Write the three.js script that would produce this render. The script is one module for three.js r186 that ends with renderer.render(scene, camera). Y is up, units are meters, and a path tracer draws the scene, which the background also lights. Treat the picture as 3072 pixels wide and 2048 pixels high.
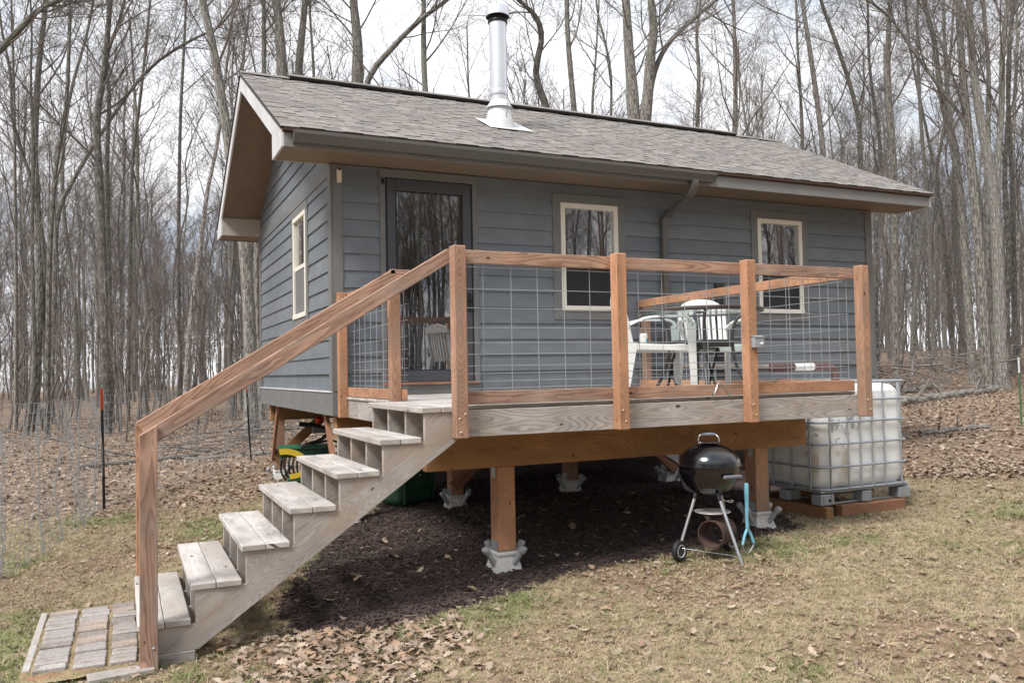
import * as THREE from 'three';
import { mergeGeometries } from 'three/addons/utils/BufferGeometryUtils.js';
import { RoundedBoxGeometry } from 'three/addons/geometries/RoundedBoxGeometry.js';

// ---------- camera ----------
const scene = new THREE.Scene();
const camera = new THREE.PerspectiveCamera(44.48, 1024 / 682, 0.05, 600);
camera.position.set(-1.948, 1.635, 8.5);
camera.up.set(0.0022, 0.9992, 0.0406);
camera.lookAt(-1.948 + 0.42218, 1.635 + 0.03588, 8.5 - 0.9058);
const renderer = new THREE.WebGLRenderer({ antialias: true });
renderer.toneMapping = THREE.LinearToneMapping;
renderer.toneMappingExposure = 1.7;
renderer.shadowMap.enabled = true;

// ---------- random and noise ----------
function rng(seed) { let s = seed | 0; return () => { s = (s + 0x6d2b79f5) | 0; let t = Math.imul(s ^ (s >>> 15), 1 | s); t = (t + Math.imul(t ^ (t >>> 7), 61 | t)) ^ t; return ((t ^ (t >>> 14)) >>> 0) / 4294967296; }; }
const hash = (x, y, s) => { let h = Math.imul(x, 374761393) ^ Math.imul(y, 668265263) ^ Math.imul(s, 2147483629 | 0); h = Math.imul(h ^ (h >>> 13), 1274126177); return ((h ^ (h >>> 16)) >>> 0) / 4294967296; };
function noise(x, y, s = 0, px = 0, py = 0) {   // value noise, periodic when px / py are given
  const xi = Math.floor(x), yi = Math.floor(y), fx = x - xi, fy = y - yi, u = fx * fx * (3 - 2 * fx), v = fy * fy * (3 - 2 * fy);
  const w = (i, p) => (p ? ((i % p) + p) % p : i);
  const x0 = w(xi, px), x1 = w(xi + 1, px), y0 = w(yi, py), y1 = w(yi + 1, py);
  const a = hash(x0, y0, s), b = hash(x1, y0, s), c = hash(x0, y1, s), d = hash(x1, y1, s);
  return a + (b - a) * u + (c - a) * v + (a - b - c + d) * u * v;
}
function fbm(x, y, s = 0, oct = 4, px = 0, py = 0) { let a = 0.5, t = 0, n = 0; for (let i = 0; i < oct; i++) { t += a * noise(x, y, s + i * 17, px, py); n += a; x *= 2; y *= 2; px *= 2; py *= 2; a *= 0.5; } return t / n; }
const clamp = (x, a = 0, b = 1) => Math.min(b, Math.max(a, x));
const sstep = (a, b, x) => { const t = clamp((x - a) / (b - a)); return t * t * (3 - 2 * t); };
const mix = (a, b, t) => a + (b - a) * t;
const mix3 = (a, b, t) => [mix(a[0], b[0], t), mix(a[1], b[1], t), mix(a[2], b[2], t)];

// ---------- sky: thin broken cloud over pale blue ----------
{
  const W = 1024, H = 512, d = new Float32Array(W * H * 4);
  for (let j = 0; j < H; j++) {
    const el = (j / (H - 1) - 0.5) * Math.PI, se = Math.sin(el);
    for (let i = 0; i < W; i++) {
      const az = (i / W) * Math.PI * 2, k = 1 / (Math.max(se, 0) + 0.32), cx = Math.cos(az) * Math.cos(el) * k, cz = Math.sin(az) * Math.cos(el) * k;
      const n = fbm(cx * 2.4 + 20, cz * 2.4 + 20, 5, 6), m = fbm(cx * 0.9 + 50, cz * 0.9 + 50, 9, 3);
      const cl = sstep(0.36, 0.57, n * 0.7 + m * 0.36);
      const up = clamp(se), blue = mix3([0.76, 0.84, 0.93], [0.50, 0.64, 0.86], Math.pow(up, 0.6));
      const white = 0.98 + 0.22 * n, c = mix3(blue, [white, white * 1.0, white * 1.02], cl * 0.92);
      const o = (j * W + i) * 4, g = se < 0 ? 0.6 : 1;
      d[o] = c[0] * g; d[o + 1] = c[1] * g; d[o + 2] = c[2] * g; d[o + 3] = 1;
    }
  }
  const t = new THREE.DataTexture(d, W, H, THREE.RGBAFormat, THREE.FloatType);
  t.mapping = THREE.EquirectangularReflectionMapping; t.magFilter = t.minFilter = THREE.LinearFilter; t.wrapS = THREE.RepeatWrapping; t.needsUpdate = true;
  scene.background = t; scene.environment = t;
  scene.backgroundIntensity = 0.68; scene.environmentIntensity = 0.68;
}
// ---------- sun: veiled, high on the left ----------
const sun = new THREE.DirectionalLight(new THREE.Color(1.0, 0.97, 0.925), 2.6);
sun.position.set(-21, 31, 11); sun.target.position.set(1, 0, 0);
sun.castShadow = true; sun.shadow.radius = 34; sun.shadow.mapSize.set(2048, 2048);
Object.assign(sun.shadow.camera, { left: -20, right: 20, top: 20, bottom: -20, near: 1, far: 120 });
scene.add(sun, sun.target);

// ---------- helpers ----------
const names = {};
function numbered(n) { const k = names[n] = (names[n] ?? -1) + 1; return k ? n + '_' + String(k).padStart(3, '0') : n; }
function tag(o, label, category, group, kind) { o.userData.label = label; if (category) o.userData.category = category; if (group) o.userData.group = group; if (kind) o.userData.kind = kind; return o; }
function thing(name, label, category, group) { const o = new THREE.Group(); o.name = numbered(name); tag(o, label, category, group); scene.add(o); return o; }
function put(name, geo, mat, parent, pos, rot) {
  const m = new THREE.Mesh(geo, mat); m.name = parent && parent !== scene ? name : numbered(name); m.castShadow = m.receiveShadow = true;
  if (pos) m.position.set(...pos); if (rot) m.rotation.set(...rot);
  (parent || scene).add(m); return m;
}
function struct(name, geo, mat) { const m = put(name, geo, mat, scene); m.userData.kind = 'structure'; return m; }
const R = rng(77);
class GB {           // geometry builder
  constructor() { this.p = []; this.t = []; this.i = []; this.c = null; }
  v(x, y, z, u = 0, w = 0) { this.p.push(x, y, z); this.t.push(u, w); return this.p.length / 3 - 1; }
  sweep(pts, rad, sides, us = 1, vs = 1, phase = 0, cap = true) {
    const n = pts.length, V = (i) => pts[i], start = this.p.length / 3; let nx = null, len = 0;
    for (let i = 0; i < n; i++) {
      const a = V(Math.max(0, i - 1)), b = V(Math.min(n - 1, i + 1)); let tx = b[0] - a[0], ty = b[1] - a[1], tz = b[2] - a[2]; const l = Math.hypot(tx, ty, tz) || 1; tx /= l; ty /= l; tz /= l;
      if (!nx) nx = Math.abs(ty) < 0.9 ? [tz, 0, -tx] : [1, 0, 0];
      let d = nx[0] * tx + nx[1] * ty + nx[2] * tz, q = [nx[0] - d * tx, nx[1] - d * ty, nx[2] - d * tz]; const ql = Math.hypot(...q) || 1; q = q.map((e) => e / ql); nx = q;
      const bx = ty * q[2] - tz * q[1], by = tz * q[0] - tx * q[2], bz = tx * q[1] - ty * q[0], r = Array.isArray(rad) ? rad[i] : rad;
      if (i) len += Math.hypot(V(i)[0] - V(i - 1)[0], V(i)[1] - V(i - 1)[1], V(i)[2] - V(i - 1)[2]);
      for (let k = 0; k <= sides; k++) { const th = (k / sides) * Math.PI * 2 + phase, c = Math.cos(th) * r, s = Math.sin(th) * r; this.v(V(i)[0] + q[0] * c + bx * s, V(i)[1] + q[1] * c + by * s, V(i)[2] + q[2] * c + bz * s, (k / sides) * us, len * vs); }
    }
    for (let i = 0; i < n - 1; i++) for (let k = 0; k < sides; k++) { const a = start + i * (sides + 1) + k, b = a + sides + 1; this.i.push(a, a + 1, b, a + 1, b + 1, b); }
    if (cap) for (const e of [0, n - 1]) { const c = this.v(...V(e), 0.5, 0.5), o = start + e * (sides + 1); for (let k = 0; k < sides; k++) e ? this.i.push(c, o + k, o + k + 1) : this.i.push(c, o + k + 1, o + k); }
    return this;
  }
  quad(a, b, c, d, uv = [[0, 0], [1, 0], [1, 1], [0, 1]]) { const q = [a, b, c, d].map((e, i) => this.v(...e, ...uv[i])); this.i.push(q[0], q[1], q[2], q[0], q[2], q[3]); return this; }
  build(flat) {
    let g = new THREE.BufferGeometry(); g.setAttribute('position', new THREE.Float32BufferAttribute(this.p, 3)); g.setAttribute('uv', new THREE.Float32BufferAttribute(this.t, 2));
    if (this.c) g.setAttribute('color', new THREE.Float32BufferAttribute(this.c, 3)); g.setIndex(this.i);
    if (flat) g = g.toNonIndexed(); g.computeVertexNormals(); return g;
  }
}
const tube = (pts, r, sides = 8, us = 1, vs = 1) => new GB().sweep(pts, r, sides, us, vs).build();
const curve = (pts, n = 16) => new THREE.CatmullRomCurve3(pts.map((p) => new THREE.Vector3(...p))).getPoints(n).map((v) => [v.x, v.y, v.z]);
// box with chamfered edges; uv in metres along axis a
function beam(lx, ly, lz, a = 0, ch = 0.003, tl = 2.4, tw = 0.3) {
  const h = [lx / 2, ly / 2, lz / 2], P = [], U = [], ou = R() * 3, ovv = R();
  const corner = (s, ax) => { const q = []; for (let i = 0; i < 3; i++) q.push(s[i] * (i === ax ? h[i] : h[i] - ch)); return q; };
  const tri = (x, y, z, uvs) => { P.push(...x, ...y, ...z); };
  const face = (pts, nrm) => {
    const A = new THREE.Vector3(...pts[0]), B = new THREE.Vector3(...pts[1]), C = new THREE.Vector3(...pts[2]); const n = B.clone().sub(A).cross(C.clone().sub(A));
    if (n.dot(new THREE.Vector3(...nrm)) < 0) pts = pts.slice().reverse();
    const ax = Math.abs(nrm[0]) > 0.9 ? 0 : Math.abs(nrm[1]) > 0.9 ? 1 : Math.abs(nrm[2]) > 0.9 ? 2 : -1;
    const uv = (p) => { if (ax === a) { const o = [0, 1, 2].filter((e) => e !== a); return [p[o[0]] * 0.05 + ou + 0.3, p[o[1]] / tw * 1.0 + ovv + p[o[0]] * 2.2]; } const o = [0, 1, 2].filter((e) => e !== a && e !== ax); return [p[a] / tl + ou, p[o[0]] / tw + ovv + (ax >= 0 ? ax * 0.37 : 0)]; };
    for (let i = 1; i < pts.length - 1; i++) { tri(pts[0], pts[i], pts[i + 1]); for (const e of [pts[0], pts[i], pts[i + 1]]) U.push(...uv(e)); }
  };
  for (let ax = 0; ax < 3; ax++) for (const s of [-1, 1]) {
    const o = [0, 1, 2].filter((e) => e !== ax), pts = [[-1, -1], [1, -1], [1, 1], [-1, 1]].map(([p, q]) => { const t = [0, 0, 0]; t[ax] = s; t[o[0]] = p; t[o[1]] = q; return corner(t, ax); }), n = [0, 0, 0]; n[ax] = s; face(pts, n);
  }
  if (ch > 0) {
    for (let ax = 0; ax < 3; ax++) { const [b, c] = [0, 1, 2].filter((e) => e !== ax); for (const s of [-1, 1]) for (const t of [-1, 1]) { const mk = (e, f) => { const q = [0, 0, 0]; q[ax] = e; q[b] = s; q[c] = t; return corner(q, f); }; const n = [0, 0, 0]; n[b] = s * 0.707; n[c] = t * 0.707; face([mk(-1, b), mk(1, b), mk(1, c), mk(-1, c)], n); } }
    for (const x of [-1, 1]) for (const y of [-1, 1]) for (const z of [-1, 1]) face([corner([x, y, z], 0), corner([x, y, z], 1), corner([x, y, z], 2)], [x * 0.57, y * 0.57, z * 0.57]);
  }
  const g = new THREE.BufferGeometry(); g.setAttribute('position', new THREE.Float32BufferAttribute(P, 3)); g.setAttribute('uv', new THREE.Float32BufferAttribute(U, 2)); g.computeVertexNormals(); return g;
}
// board given by its extents
function ext(name, x0, x1, y0, y1, z0, z1, a, mat, parent, ch = 0.003) { return put(name, beam(x1 - x0, y1 - y0, z1 - z0, a, ch), mat, parent, [(x0 + x1) / 2, (y0 + y1) / 2, (z0 + z1) / 2]); }
function worldUV(g, s = 1) {   // box-projected uv in metres
  const p = g.attributes.position, n = g.attributes.normal, u = new Float32Array(p.count * 2);
  for (let i = 0; i < p.count; i++) { const ax = Math.abs(n.getX(i)), ay = Math.abs(n.getY(i)), az = Math.abs(n.getZ(i)); const [a, b] = ax > ay && ax > az ? [p.getZ(i), p.getY(i)] : ay > az ? [p.getX(i), p.getZ(i)] : [p.getX(i), p.getY(i)]; u[i * 2] = a * s; u[i * 2 + 1] = b * s; }
  g.setAttribute('uv', new THREE.BufferAttribute(u, 2)); return g;
}
const moved = (g, x, y, z, rx = 0, ry = 0, rz = 0) => g.applyMatrix4(new THREE.Matrix4().compose(new THREE.Vector3(x, y, z), new THREE.Quaternion().setFromEuler(new THREE.Euler(rx, ry, rz)), new THREE.Vector3(1, 1, 1)));
const merge = (list) => mergeGeometries(list.map((g) => { const q = g.index ? g.toNonIndexed() : g; for (const k of Object.keys(q.attributes)) if (!['position', 'normal', 'uv'].includes(k)) q.deleteAttribute(k); return q; }));

// ---------- textures ----------
function tex(W, H, fn, srgb = true) {
  const d = new Uint8Array(W * H * 4);
  for (let j = 0; j < H; j++) for (let i = 0; i < W; i++) { const c = fn(i, j), o = (j * W + i) * 4; d[o] = clamp(c[0], 0, 255); d[o + 1] = clamp(c[1], 0, 255); d[o + 2] = clamp(c[2], 0, 255); d[o + 3] = c[3] ?? 255; }
  const t = new THREE.DataTexture(d, W, H); t.magFilter = THREE.LinearFilter; t.minFilter = THREE.LinearMipmapLinearFilter; t.generateMipmaps = true; t.wrapS = t.wrapT = THREE.RepeatWrapping; if (srgb) t.colorSpace = THREE.SRGBColorSpace; t.needsUpdate = true; return t;
}
function wood(seed, light, dark, o = {}) {      // 2.4 m along u, 0.3 m across v
  const W = 1024, H = 256, r = rng(seed), ph = r() * 6.28, ph2 = r() * 6.28, ringF = o.rings ?? 95, con = o.contrast ?? 0.8, bump = new Float32Array(W * H), kn = [];
  for (let i = 0; i < (o.knots ?? 4); i++) kn.push([r() * 2.4, r() * 0.3, 0.006 + r() * 0.012]);
  const map = tex(W, H, (i, j) => {
    const u = (i / W) * 2.4, v = (j / H) * 0.3, a = (u / 2.4) * Math.PI * 2, vm = 0.075 * (1 - Math.cos((v / 0.3) * Math.PI * 2));   // folds back across the width so that it tiles
    let d0 = 0.028 + (o.straight ?? 0) + 0.024 * Math.sin(a + ph) + 0.012 * Math.sin(2 * a + ph2) + 0.02 * (o.wob ?? 1) * (fbm(u / 0.3, v / 0.1, seed, 3, 8, 3) - 0.5), vc = 0.06 + 0.02 * Math.sin(a + ph2);
    let rr = Math.hypot((vm - vc) * 0.75, d0), kd = 0;
    for (const [ku, kv, ks] of kn) { let du = Math.abs(u - ku); du = Math.min(du, 2.4 - du); let dv = Math.abs(v - kv); dv = Math.min(dv, 0.3 - dv); const q = (du * du) / (ks * ks * 5) + (dv * dv) / (ks * ks); rr += ks * 0.9 * Math.exp(-q * 0.35); kd = Math.max(kd, Math.exp(-q * 1.4)); }
    const t = (rr * ringF + 0.25 * noise(u * 20, v * 90, seed + 3, 48, 27)) % 1, late = sstep(0.25, 0.9, t) * (1 - sstep(0.92, 1.0, t));
    const fib = noise(u * 28, v * 900, seed + 7, 67, 270) * 0.6 + noise(u * 90, v * 1800, seed + 8, 216, 540) * 0.4, wea = fbm(u / 0.2, v / 0.075, seed + 11, 4, 12, 4);
    let k = clamp(con * late + (fib - 0.5) * (o.fiber ?? 0.3)), c = mix3(light, dark, k);
    const tone = 1 + (wea - 0.5) * (o.patch ?? 0.3); c = c.map((e) => e * tone);
    if (o.stain) c = mix3(c, o.stain, sstep(0.5, 0.75, fbm(u / 0.4, v / 0.1, seed + 21, 4, 6, 3)) * (o.stainK ?? 0.5));
    c = mix3(c, [62, 38, 28], sstep(0.35, 0.9, kd) * 0.85);
    bump[j * W + i] = 1 - 0.6 * late - 0.5 * fib - kd * 0.3; return c;
  });
  const b = tex(W, H, (i, j) => { const e = 128 + bump[j * W + i] * 90; return [e, e, e]; }, false);
  return new THREE.MeshStandardMaterial({ map, bumpMap: b, bumpScale: o.bump ?? 0.0012, roughness: o.rough ?? 0.85 });
}
const pick = (arr) => arr[Math.floor(R() * arr.length)];
const cedar = [wood(11, [176, 140, 118], [118, 86, 70], { rings: 70, contrast: 0.6, patch: 0.35, stain: [150, 130, 116], stainK: 0.45 }), wood(12, [178, 134, 104], [128, 88, 66], { rings: 120, contrast: 0.5, patch: 0.35, knots: 5 }), wood(13, [168, 136, 118], [108, 80, 68], { rings: 64, contrast: 0.55, patch: 0.45, stain: [148, 136, 126], stainK: 0.65 })];
const postWood = [wood(21, [184, 138, 106], [138, 94, 68], { rings: 210, contrast: 0.45, patch: 0.3, knots: 3, straight: 0.04, wob: 0.6 }), wood(22, [176, 136, 110], [130, 94, 74], { rings: 180, contrast: 0.5, patch: 0.35, knots: 4, straight: 0.06, wob: 0.6, stain: [146, 124, 108], stainK: 0.6 }), wood(23, [170, 132, 110], [112, 82, 68], { rings: 240, contrast: 0.35, patch: 0.4, knots: 2, straight: 0.08, wob: 0.3, stain: [138, 122, 112], stainK: 0.7 })];
const grayWood = [wood(31, [178, 171, 166], [126, 115, 107], { rings: 120, contrast: 0.5, patch: 0.35, straight: 0.02, wob: 0.6, stain: [152, 132, 112], stainK: 0.3 }), wood(32, [168, 161, 155], [120, 110, 103], { rings: 130, contrast: 0.55, patch: 0.3 })];
const treadWood = [wood(41, [184, 178, 173], [148, 139, 132], { rings: 90, contrast: 0.45, patch: 0.3, stain: [206, 200, 194], stainK: 0.6 }), wood(42, [176, 170, 165], [144, 135, 128], { rings: 140, contrast: 0.4, patch: 0.35, stain: [162, 152, 142], stainK: 0.5 })];
const stringerWood = [wood(51, [168, 161, 155], [118, 106, 98], { rings: 190, contrast: 0.3, patch: 0.25, stain: [158, 132, 108], stainK: 0.35, knots: 3, straight: 0.05, wob: 0.4 })];
const brownWood = [wood(61, [158, 118, 80], [120, 84, 54], { rings: 150, contrast: 0.45, patch: 0.25 }), wood(62, [156, 112, 86], [116, 78, 58], { rings: 90, contrast: 0.5, patch: 0.25 })];
function plain(rgb, rough = 0.7, o = {}) { return new THREE.MeshStandardMaterial({ color: new THREE.Color(`rgb(${rgb.join(',')})`), roughness: rough, ...o }); }
function speckle(seed, base, amp, o = {}) {      // 1 m tile with fine and coarse mottling
  const N = o.n ?? 512, map = tex(N, N, (i, j) => { const a = fbm(i / N * 6, j / N * 6, seed, 5, 6, 6), b = noise(i / N * 160, j / N * 160, seed + 5, 160, 160); let c = base.map((e) => e * (1 + (a - 0.5) * amp + (b - 0.5) * (o.fine ?? 0.15))); if (o.spot) c = mix3(c, o.spot, sstep(0.58, 0.68, fbm(i / N * 9, j / N * 9, seed + 9, 5, 9, 9)) * (o.spotK ?? 0.6)); return c; });
  return new THREE.MeshStandardMaterial({ map, roughness: o.rough ?? 0.8, metalness: o.metal ?? 0, ...(o.bump ? { bumpMap: tex(N, N, (i, j) => { const e = 255 * (fbm(i / N * 20, j / N * 20, seed + 3, 5, 20, 20) * 0.7 + 0.3 * noise(i / N * 200, j / N * 200, seed + 4, 200, 200)); return [e, e, e]; }, false), bumpScale: o.bump } : {}) });
}
// painted fibre-cement: embossed grain running along u
function painted(seed, base) {
  const W = 1024, H = 256, grain = (i, j) => { const u = i / W * 2, v = j / H * 0.36; return 0.55 * noise(u * 14 + 1.2 * noise(u * 3, v * 12, seed, 6, 4), v * 210, seed + 1, 28, 76) + 0.45 * noise(u * 40, v * 420, seed + 2, 80, 151); };
  const map = tex(W, H, (i, j) => { const g = grain(i, j), m = fbm(i / W * 8, j / H * 4, seed + 6, 4, 8, 4); return base.map((e) => e * (1 + (m - 0.5) * 0.14 + (g - 0.5) * 0.12)); });
  return new THREE.MeshStandardMaterial({ map, bumpMap: tex(W, H, (i, j) => { const e = 255 * grain(i, j); return [e, e, e]; }, false), bumpScale: 0.0016, roughness: 0.62 });
}
const sidingMat = [painted(101, [109, 115, 121]), painted(102, [105, 111, 117]), painted(108, [112, 117, 122])];
const trimMat = painted(103, [114, 114, 113]), fasciaMat = painted(104, [128, 126, 124]), soffitMat = painted(105, [128, 112, 96]), rakeMat = painted(106, [206, 205, 208]);
const galv = speckle(120, [172, 177, 182], 0.25, { metal: 0.45, rough: 0.45, fine: 0.12 });
const wireMat = plain([176, 180, 184], 0.45, { metalness: 0.6 });
const concrete = speckle(121, [222, 219, 212], 0.25, { rough: 0.95, bump: 0.003, spot: [170, 160, 146], spotK: 0.4 });
const blackMetal = plain([26, 26, 28], 0.45), darkGrey = plain([70, 70, 74], 0.5, { metalness: 0.3 }), whitePlastic = speckle(122, [222, 222, 220], 0.1, { rough: 0.45, fine: 0.05, spot: [196, 194, 186], spotK: 0.4 });
const chrome = plain([205, 207, 210], 0.22, { metalness: 1 }), steel = speckle(123, [226, 228, 231], 0.1, { metal: 0.9, rough: 0.36, fine: 0.06 });
// ---------- ground ----------
const softplus = (x) => (x > 8 ? x : Math.log(1 + Math.exp(x)));
const baseH = (x, z) => 0.19 * sstep(-2.2, 3.2, x) + Math.min(2.2, 0.062 * softplus(x - 6)) + 0.03 * sstep(3, -8, z) - 0.01 * Math.max(0, z - 5);
const groundH = (x, z) => baseH(x, z) + 0.028 * (fbm(x * 1.7 + 30, z * 1.7 + 30, 3, 3) - 0.5) + 0.012 * (fbm(x * 9 + 9, z * 9 + 9, 8, 2) - 0.5) + 0.25 * (fbm(x * 0.11 + 5, z * 0.11 + 7, 4, 2) - 0.5) * sstep(6, 18, Math.hypot(x - 1, z));
const bare = (x, z) => sstep(0.47, 0.64, fbm(x * 0.75 + 4, z * 0.75 + 60, 72, 5));
const lawn = (x, z) => { const n = 2.4 * (fbm(x * 0.35 + 3, z * 0.35 + 8, 61, 3) - 0.5); return sstep(-0.4, 0.6, z + 3.4 + n - 0.12 * Math.abs(x)) * sstep(0.5, -0.6, x - z - 5.9 + n * 0.6); };
{
  const N = 400, S = 150, K = 5.2, cx = 0.4, cz = 3.2, f = (t) => (S * Math.sinh(K * t)) / Math.sinh(K), P = [], U = [], Cc = [], I = [];
  for (let j = 0; j <= N; j++) for (let i = 0; i <= N; i++) {
    const x = cx + f((i / N) * 2 - 1), z = cz + f((j / N) * 2 - 1); P.push(x, groundH(x, z), z); U.push(x / 2.2, z / 2.2);
    const l = lawn(x, z), g = sstep(0.5, 0.68, fbm(x * 0.9 + 40, z * 0.9 + 11, 71, 4)) * 0.85, br = bare(x, z);
    let c = mix3([0.370, 0.286, 0.176], [0.232, 0.240, 0.108], g); c = mix3(c, [0.262, 0.180, 0.116], br * 0.95);
    const lit = mix3([0.300, 0.222, 0.155], [0.215, 0.150, 0.105], fbm(x * 0.5, z * 0.5, 73, 4)); c = mix3(lit, c, l); Cc.push(...c.map((e) => e * 1.5));
  }
  for (let j = 0; j < N; j++) for (let i = 0; i < N; i++) { const a = j * (N + 1) + i; I.push(a, a + N + 1, a + 1, a + 1, a + N + 1, a + N + 2); }
  const g = new THREE.BufferGeometry(); g.setAttribute('position', new THREE.Float32BufferAttribute(P, 3)); g.setAttribute('uv', new THREE.Float32BufferAttribute(U, 2)); g.setAttribute('color', new THREE.Float32BufferAttribute(Cc, 3)); g.setIndex(I); g.computeVertexNormals();
  const M = 1024, acc = new Float32Array(M * M).fill(0.45), rr = rng(5);
  for (let k = 0; k < 52000; k++) {   // short straws and scraps, drawn into a tile 2.2 m wide
    const x = rr() * M, y = rr() * M, a = rr() * 6.28, l = 3 + rr() * 14, v = rr() < 0.5 ? 0.25 + rr() * 0.3 : 0.5 + rr() * 0.5, w = rr() < 0.06 ? 3 : 1;
    for (let s = 0; s < l; s++) for (let q = 0; q < w; q++) { const i = ((Math.round(x + Math.cos(a) * s - Math.sin(a) * q) % M) + M) % M, j = ((Math.round(y + Math.sin(a) * s + Math.cos(a) * q) % M) + M) % M; acc[j * M + i] = acc[j * M + i] * 0.35 + v * 0.65; }
  }
  const map = tex(M, M, (i, j) => { const e = acc[j * M + i], b = fbm(i / M * 8, j / M * 8, 91, 4, 8, 8), w = clamp(182 + (e - 0.45) * 290 + (b - 0.5) * 50, 40, 255); return [w * 1.02, w, w * (0.94 + 0.1 * b)]; });
  const bump = tex(M, M, (i, j) => { const e = acc[j * M + i] * 255; return [e, e, e]; }, false);
  struct('ground', g, new THREE.MeshStandardMaterial({ map, bumpMap: bump, bumpScale: 0.012, roughness: 1, vertexColors: true }));
}
// ---------- mulch bed under the deck ----------
const mulchPoly = [[-1.0, 3.1], [-0.72, 3.42], [-0.3, 3.47], [0.38, 3.23], [1.05, 2.97], [1.94, 3.0], [2.77, 3.0], [3.5, 2.8], [3.72, 2.35], [4.0, 1.5], [5.4, 1.3], [7.4, 0.4], [7.4, -4.6], [2.2, -4.4], [1.0, -1.31], [0.35, -0.4], [-0.08, 0.39], [-0.5, 1.3], [-0.93, 2.29]];
function polyDist(poly, x, z) {   // signed: positive inside
  let ins = false, d = 1e9;
  for (let i = 0, j = poly.length - 1; i < poly.length; j = i++) {
    const [xi, zi] = poly[i], [xj, zj] = poly[j];
    if (zi > z !== zj > z && x < ((xj - xi) * (z - zi)) / (zj - zi) + xi) ins = !ins;
    const dx = xj - xi, dz = zj - zi, t = clamp(((x - xi) * dx + (z - zi) * dz) / (dx * dx + dz * dz)); d = Math.min(d, Math.hypot(x - xi - t * dx, z - zi - t * dz));
  }
  return ins ? d : -d;
}
const mulchD = (x, z) => polyDist(mulchPoly, x, z) + 0.16 * (fbm(x * 2.2 + 8, z * 2.2 + 8, 31, 4) - 0.5);
const mulchH = (x, z) => groundH(x, z) + 0.045 * sstep(-0.06, 0.18, mulchD(x, z)) - 0.02 + 0.03 * (fbm(x * 7, z * 7, 33, 4) - 0.5);
{
  const x0 = -1.3, x1 = 7.6, z0 = -4.8, z1 = 3.7, c = 0.05, nx = Math.round((x1 - x0) / c), nz = Math.round((z1 - z0) / c), id = {}, P = [], U = [], I = [];
  const vid = (i, j) => { const k = i * 1000 + j; if (id[k] === undefined) { const x = x0 + i * c, z = z0 + j * c; id[k] = P.length / 3; P.push(x, mulchH(x, z), z); U.push(x, z); } return id[k]; };
  for (let i = 0; i < nx; i++) for (let j = 0; j < nz; j++) if (mulchD(x0 + (i + 0.5) * c, z0 + (j + 0.5) * c) > -0.08) { const a = vid(i, j), b = vid(i + 1, j), d = vid(i, j + 1), e = vid(i + 1, j + 1); I.push(a, d, b, b, d, e); }
  const g = new THREE.BufferGeometry(); g.setAttribute('position', new THREE.Float32BufferAttribute(P, 3)); g.setAttribute('uv', new THREE.Float32BufferAttribute(U, 2)); g.setIndex(I); g.computeVertexNormals();
  struct('mulch_bed', g, speckle(131, [76, 60, 56], 0.6, { rough: 1, bump: 0.012, fine: 0.6, n: 1024 }));
  // shredded bark pieces
  const gs = merge([moved(new THREE.BoxGeometry(1, 0.18, 0.16), 0, 0, 0, 0, 0, 0.05)]), n = 26000, im = new THREE.InstancedMesh(gs, plain([255, 255, 255], 1), n), rr = rng(8), m = new THREE.Matrix4(), q = new THREE.Quaternion(), col = new THREE.Color();
  for (let k = 0; k < n;) {
    const x = -1.25 + rr() * 5.6, z = -1.8 + rr() * 5.4; if (mulchD(x, z) < 0.02 - 0.16 * rr() * rr() || (z < 0 && rr() < 0.6)) continue;
    const l = 0.025 + rr() * rr() * 0.1, w = 0.02 + rr() * 0.03; q.setFromEuler(new THREE.Euler((rr() - 0.5) * 0.7, rr() * 6.28, (rr() - 0.5) * 0.7));
    m.compose(new THREE.Vector3(x, Math.max(mulchH(x, z), groundH(x, z)) + 0.004 + rr() * 0.008, z), q, new THREE.Vector3(l, w, w * (0.6 + rr()))); im.setMatrixAt(k, m);
    const t = rr(), pale = rr() < 0.02; pale ? col.setRGB(0.20 + t * 0.15, 0.15 + t * 0.12, 0.10 + t * 0.09) : col.setRGB(0.026 + t * 0.07, 0.018 + t * 0.05, 0.016 + t * 0.044); im.setColorAt(k, col); k++;
  }
  im.name = 'shredded_bark'; tag(im, 'dark brown shredded bark mulch lying under the deck', 'mulch', null, 'stuff'); im.castShadow = im.receiveShadow = true; scene.add(im);
}
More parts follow.
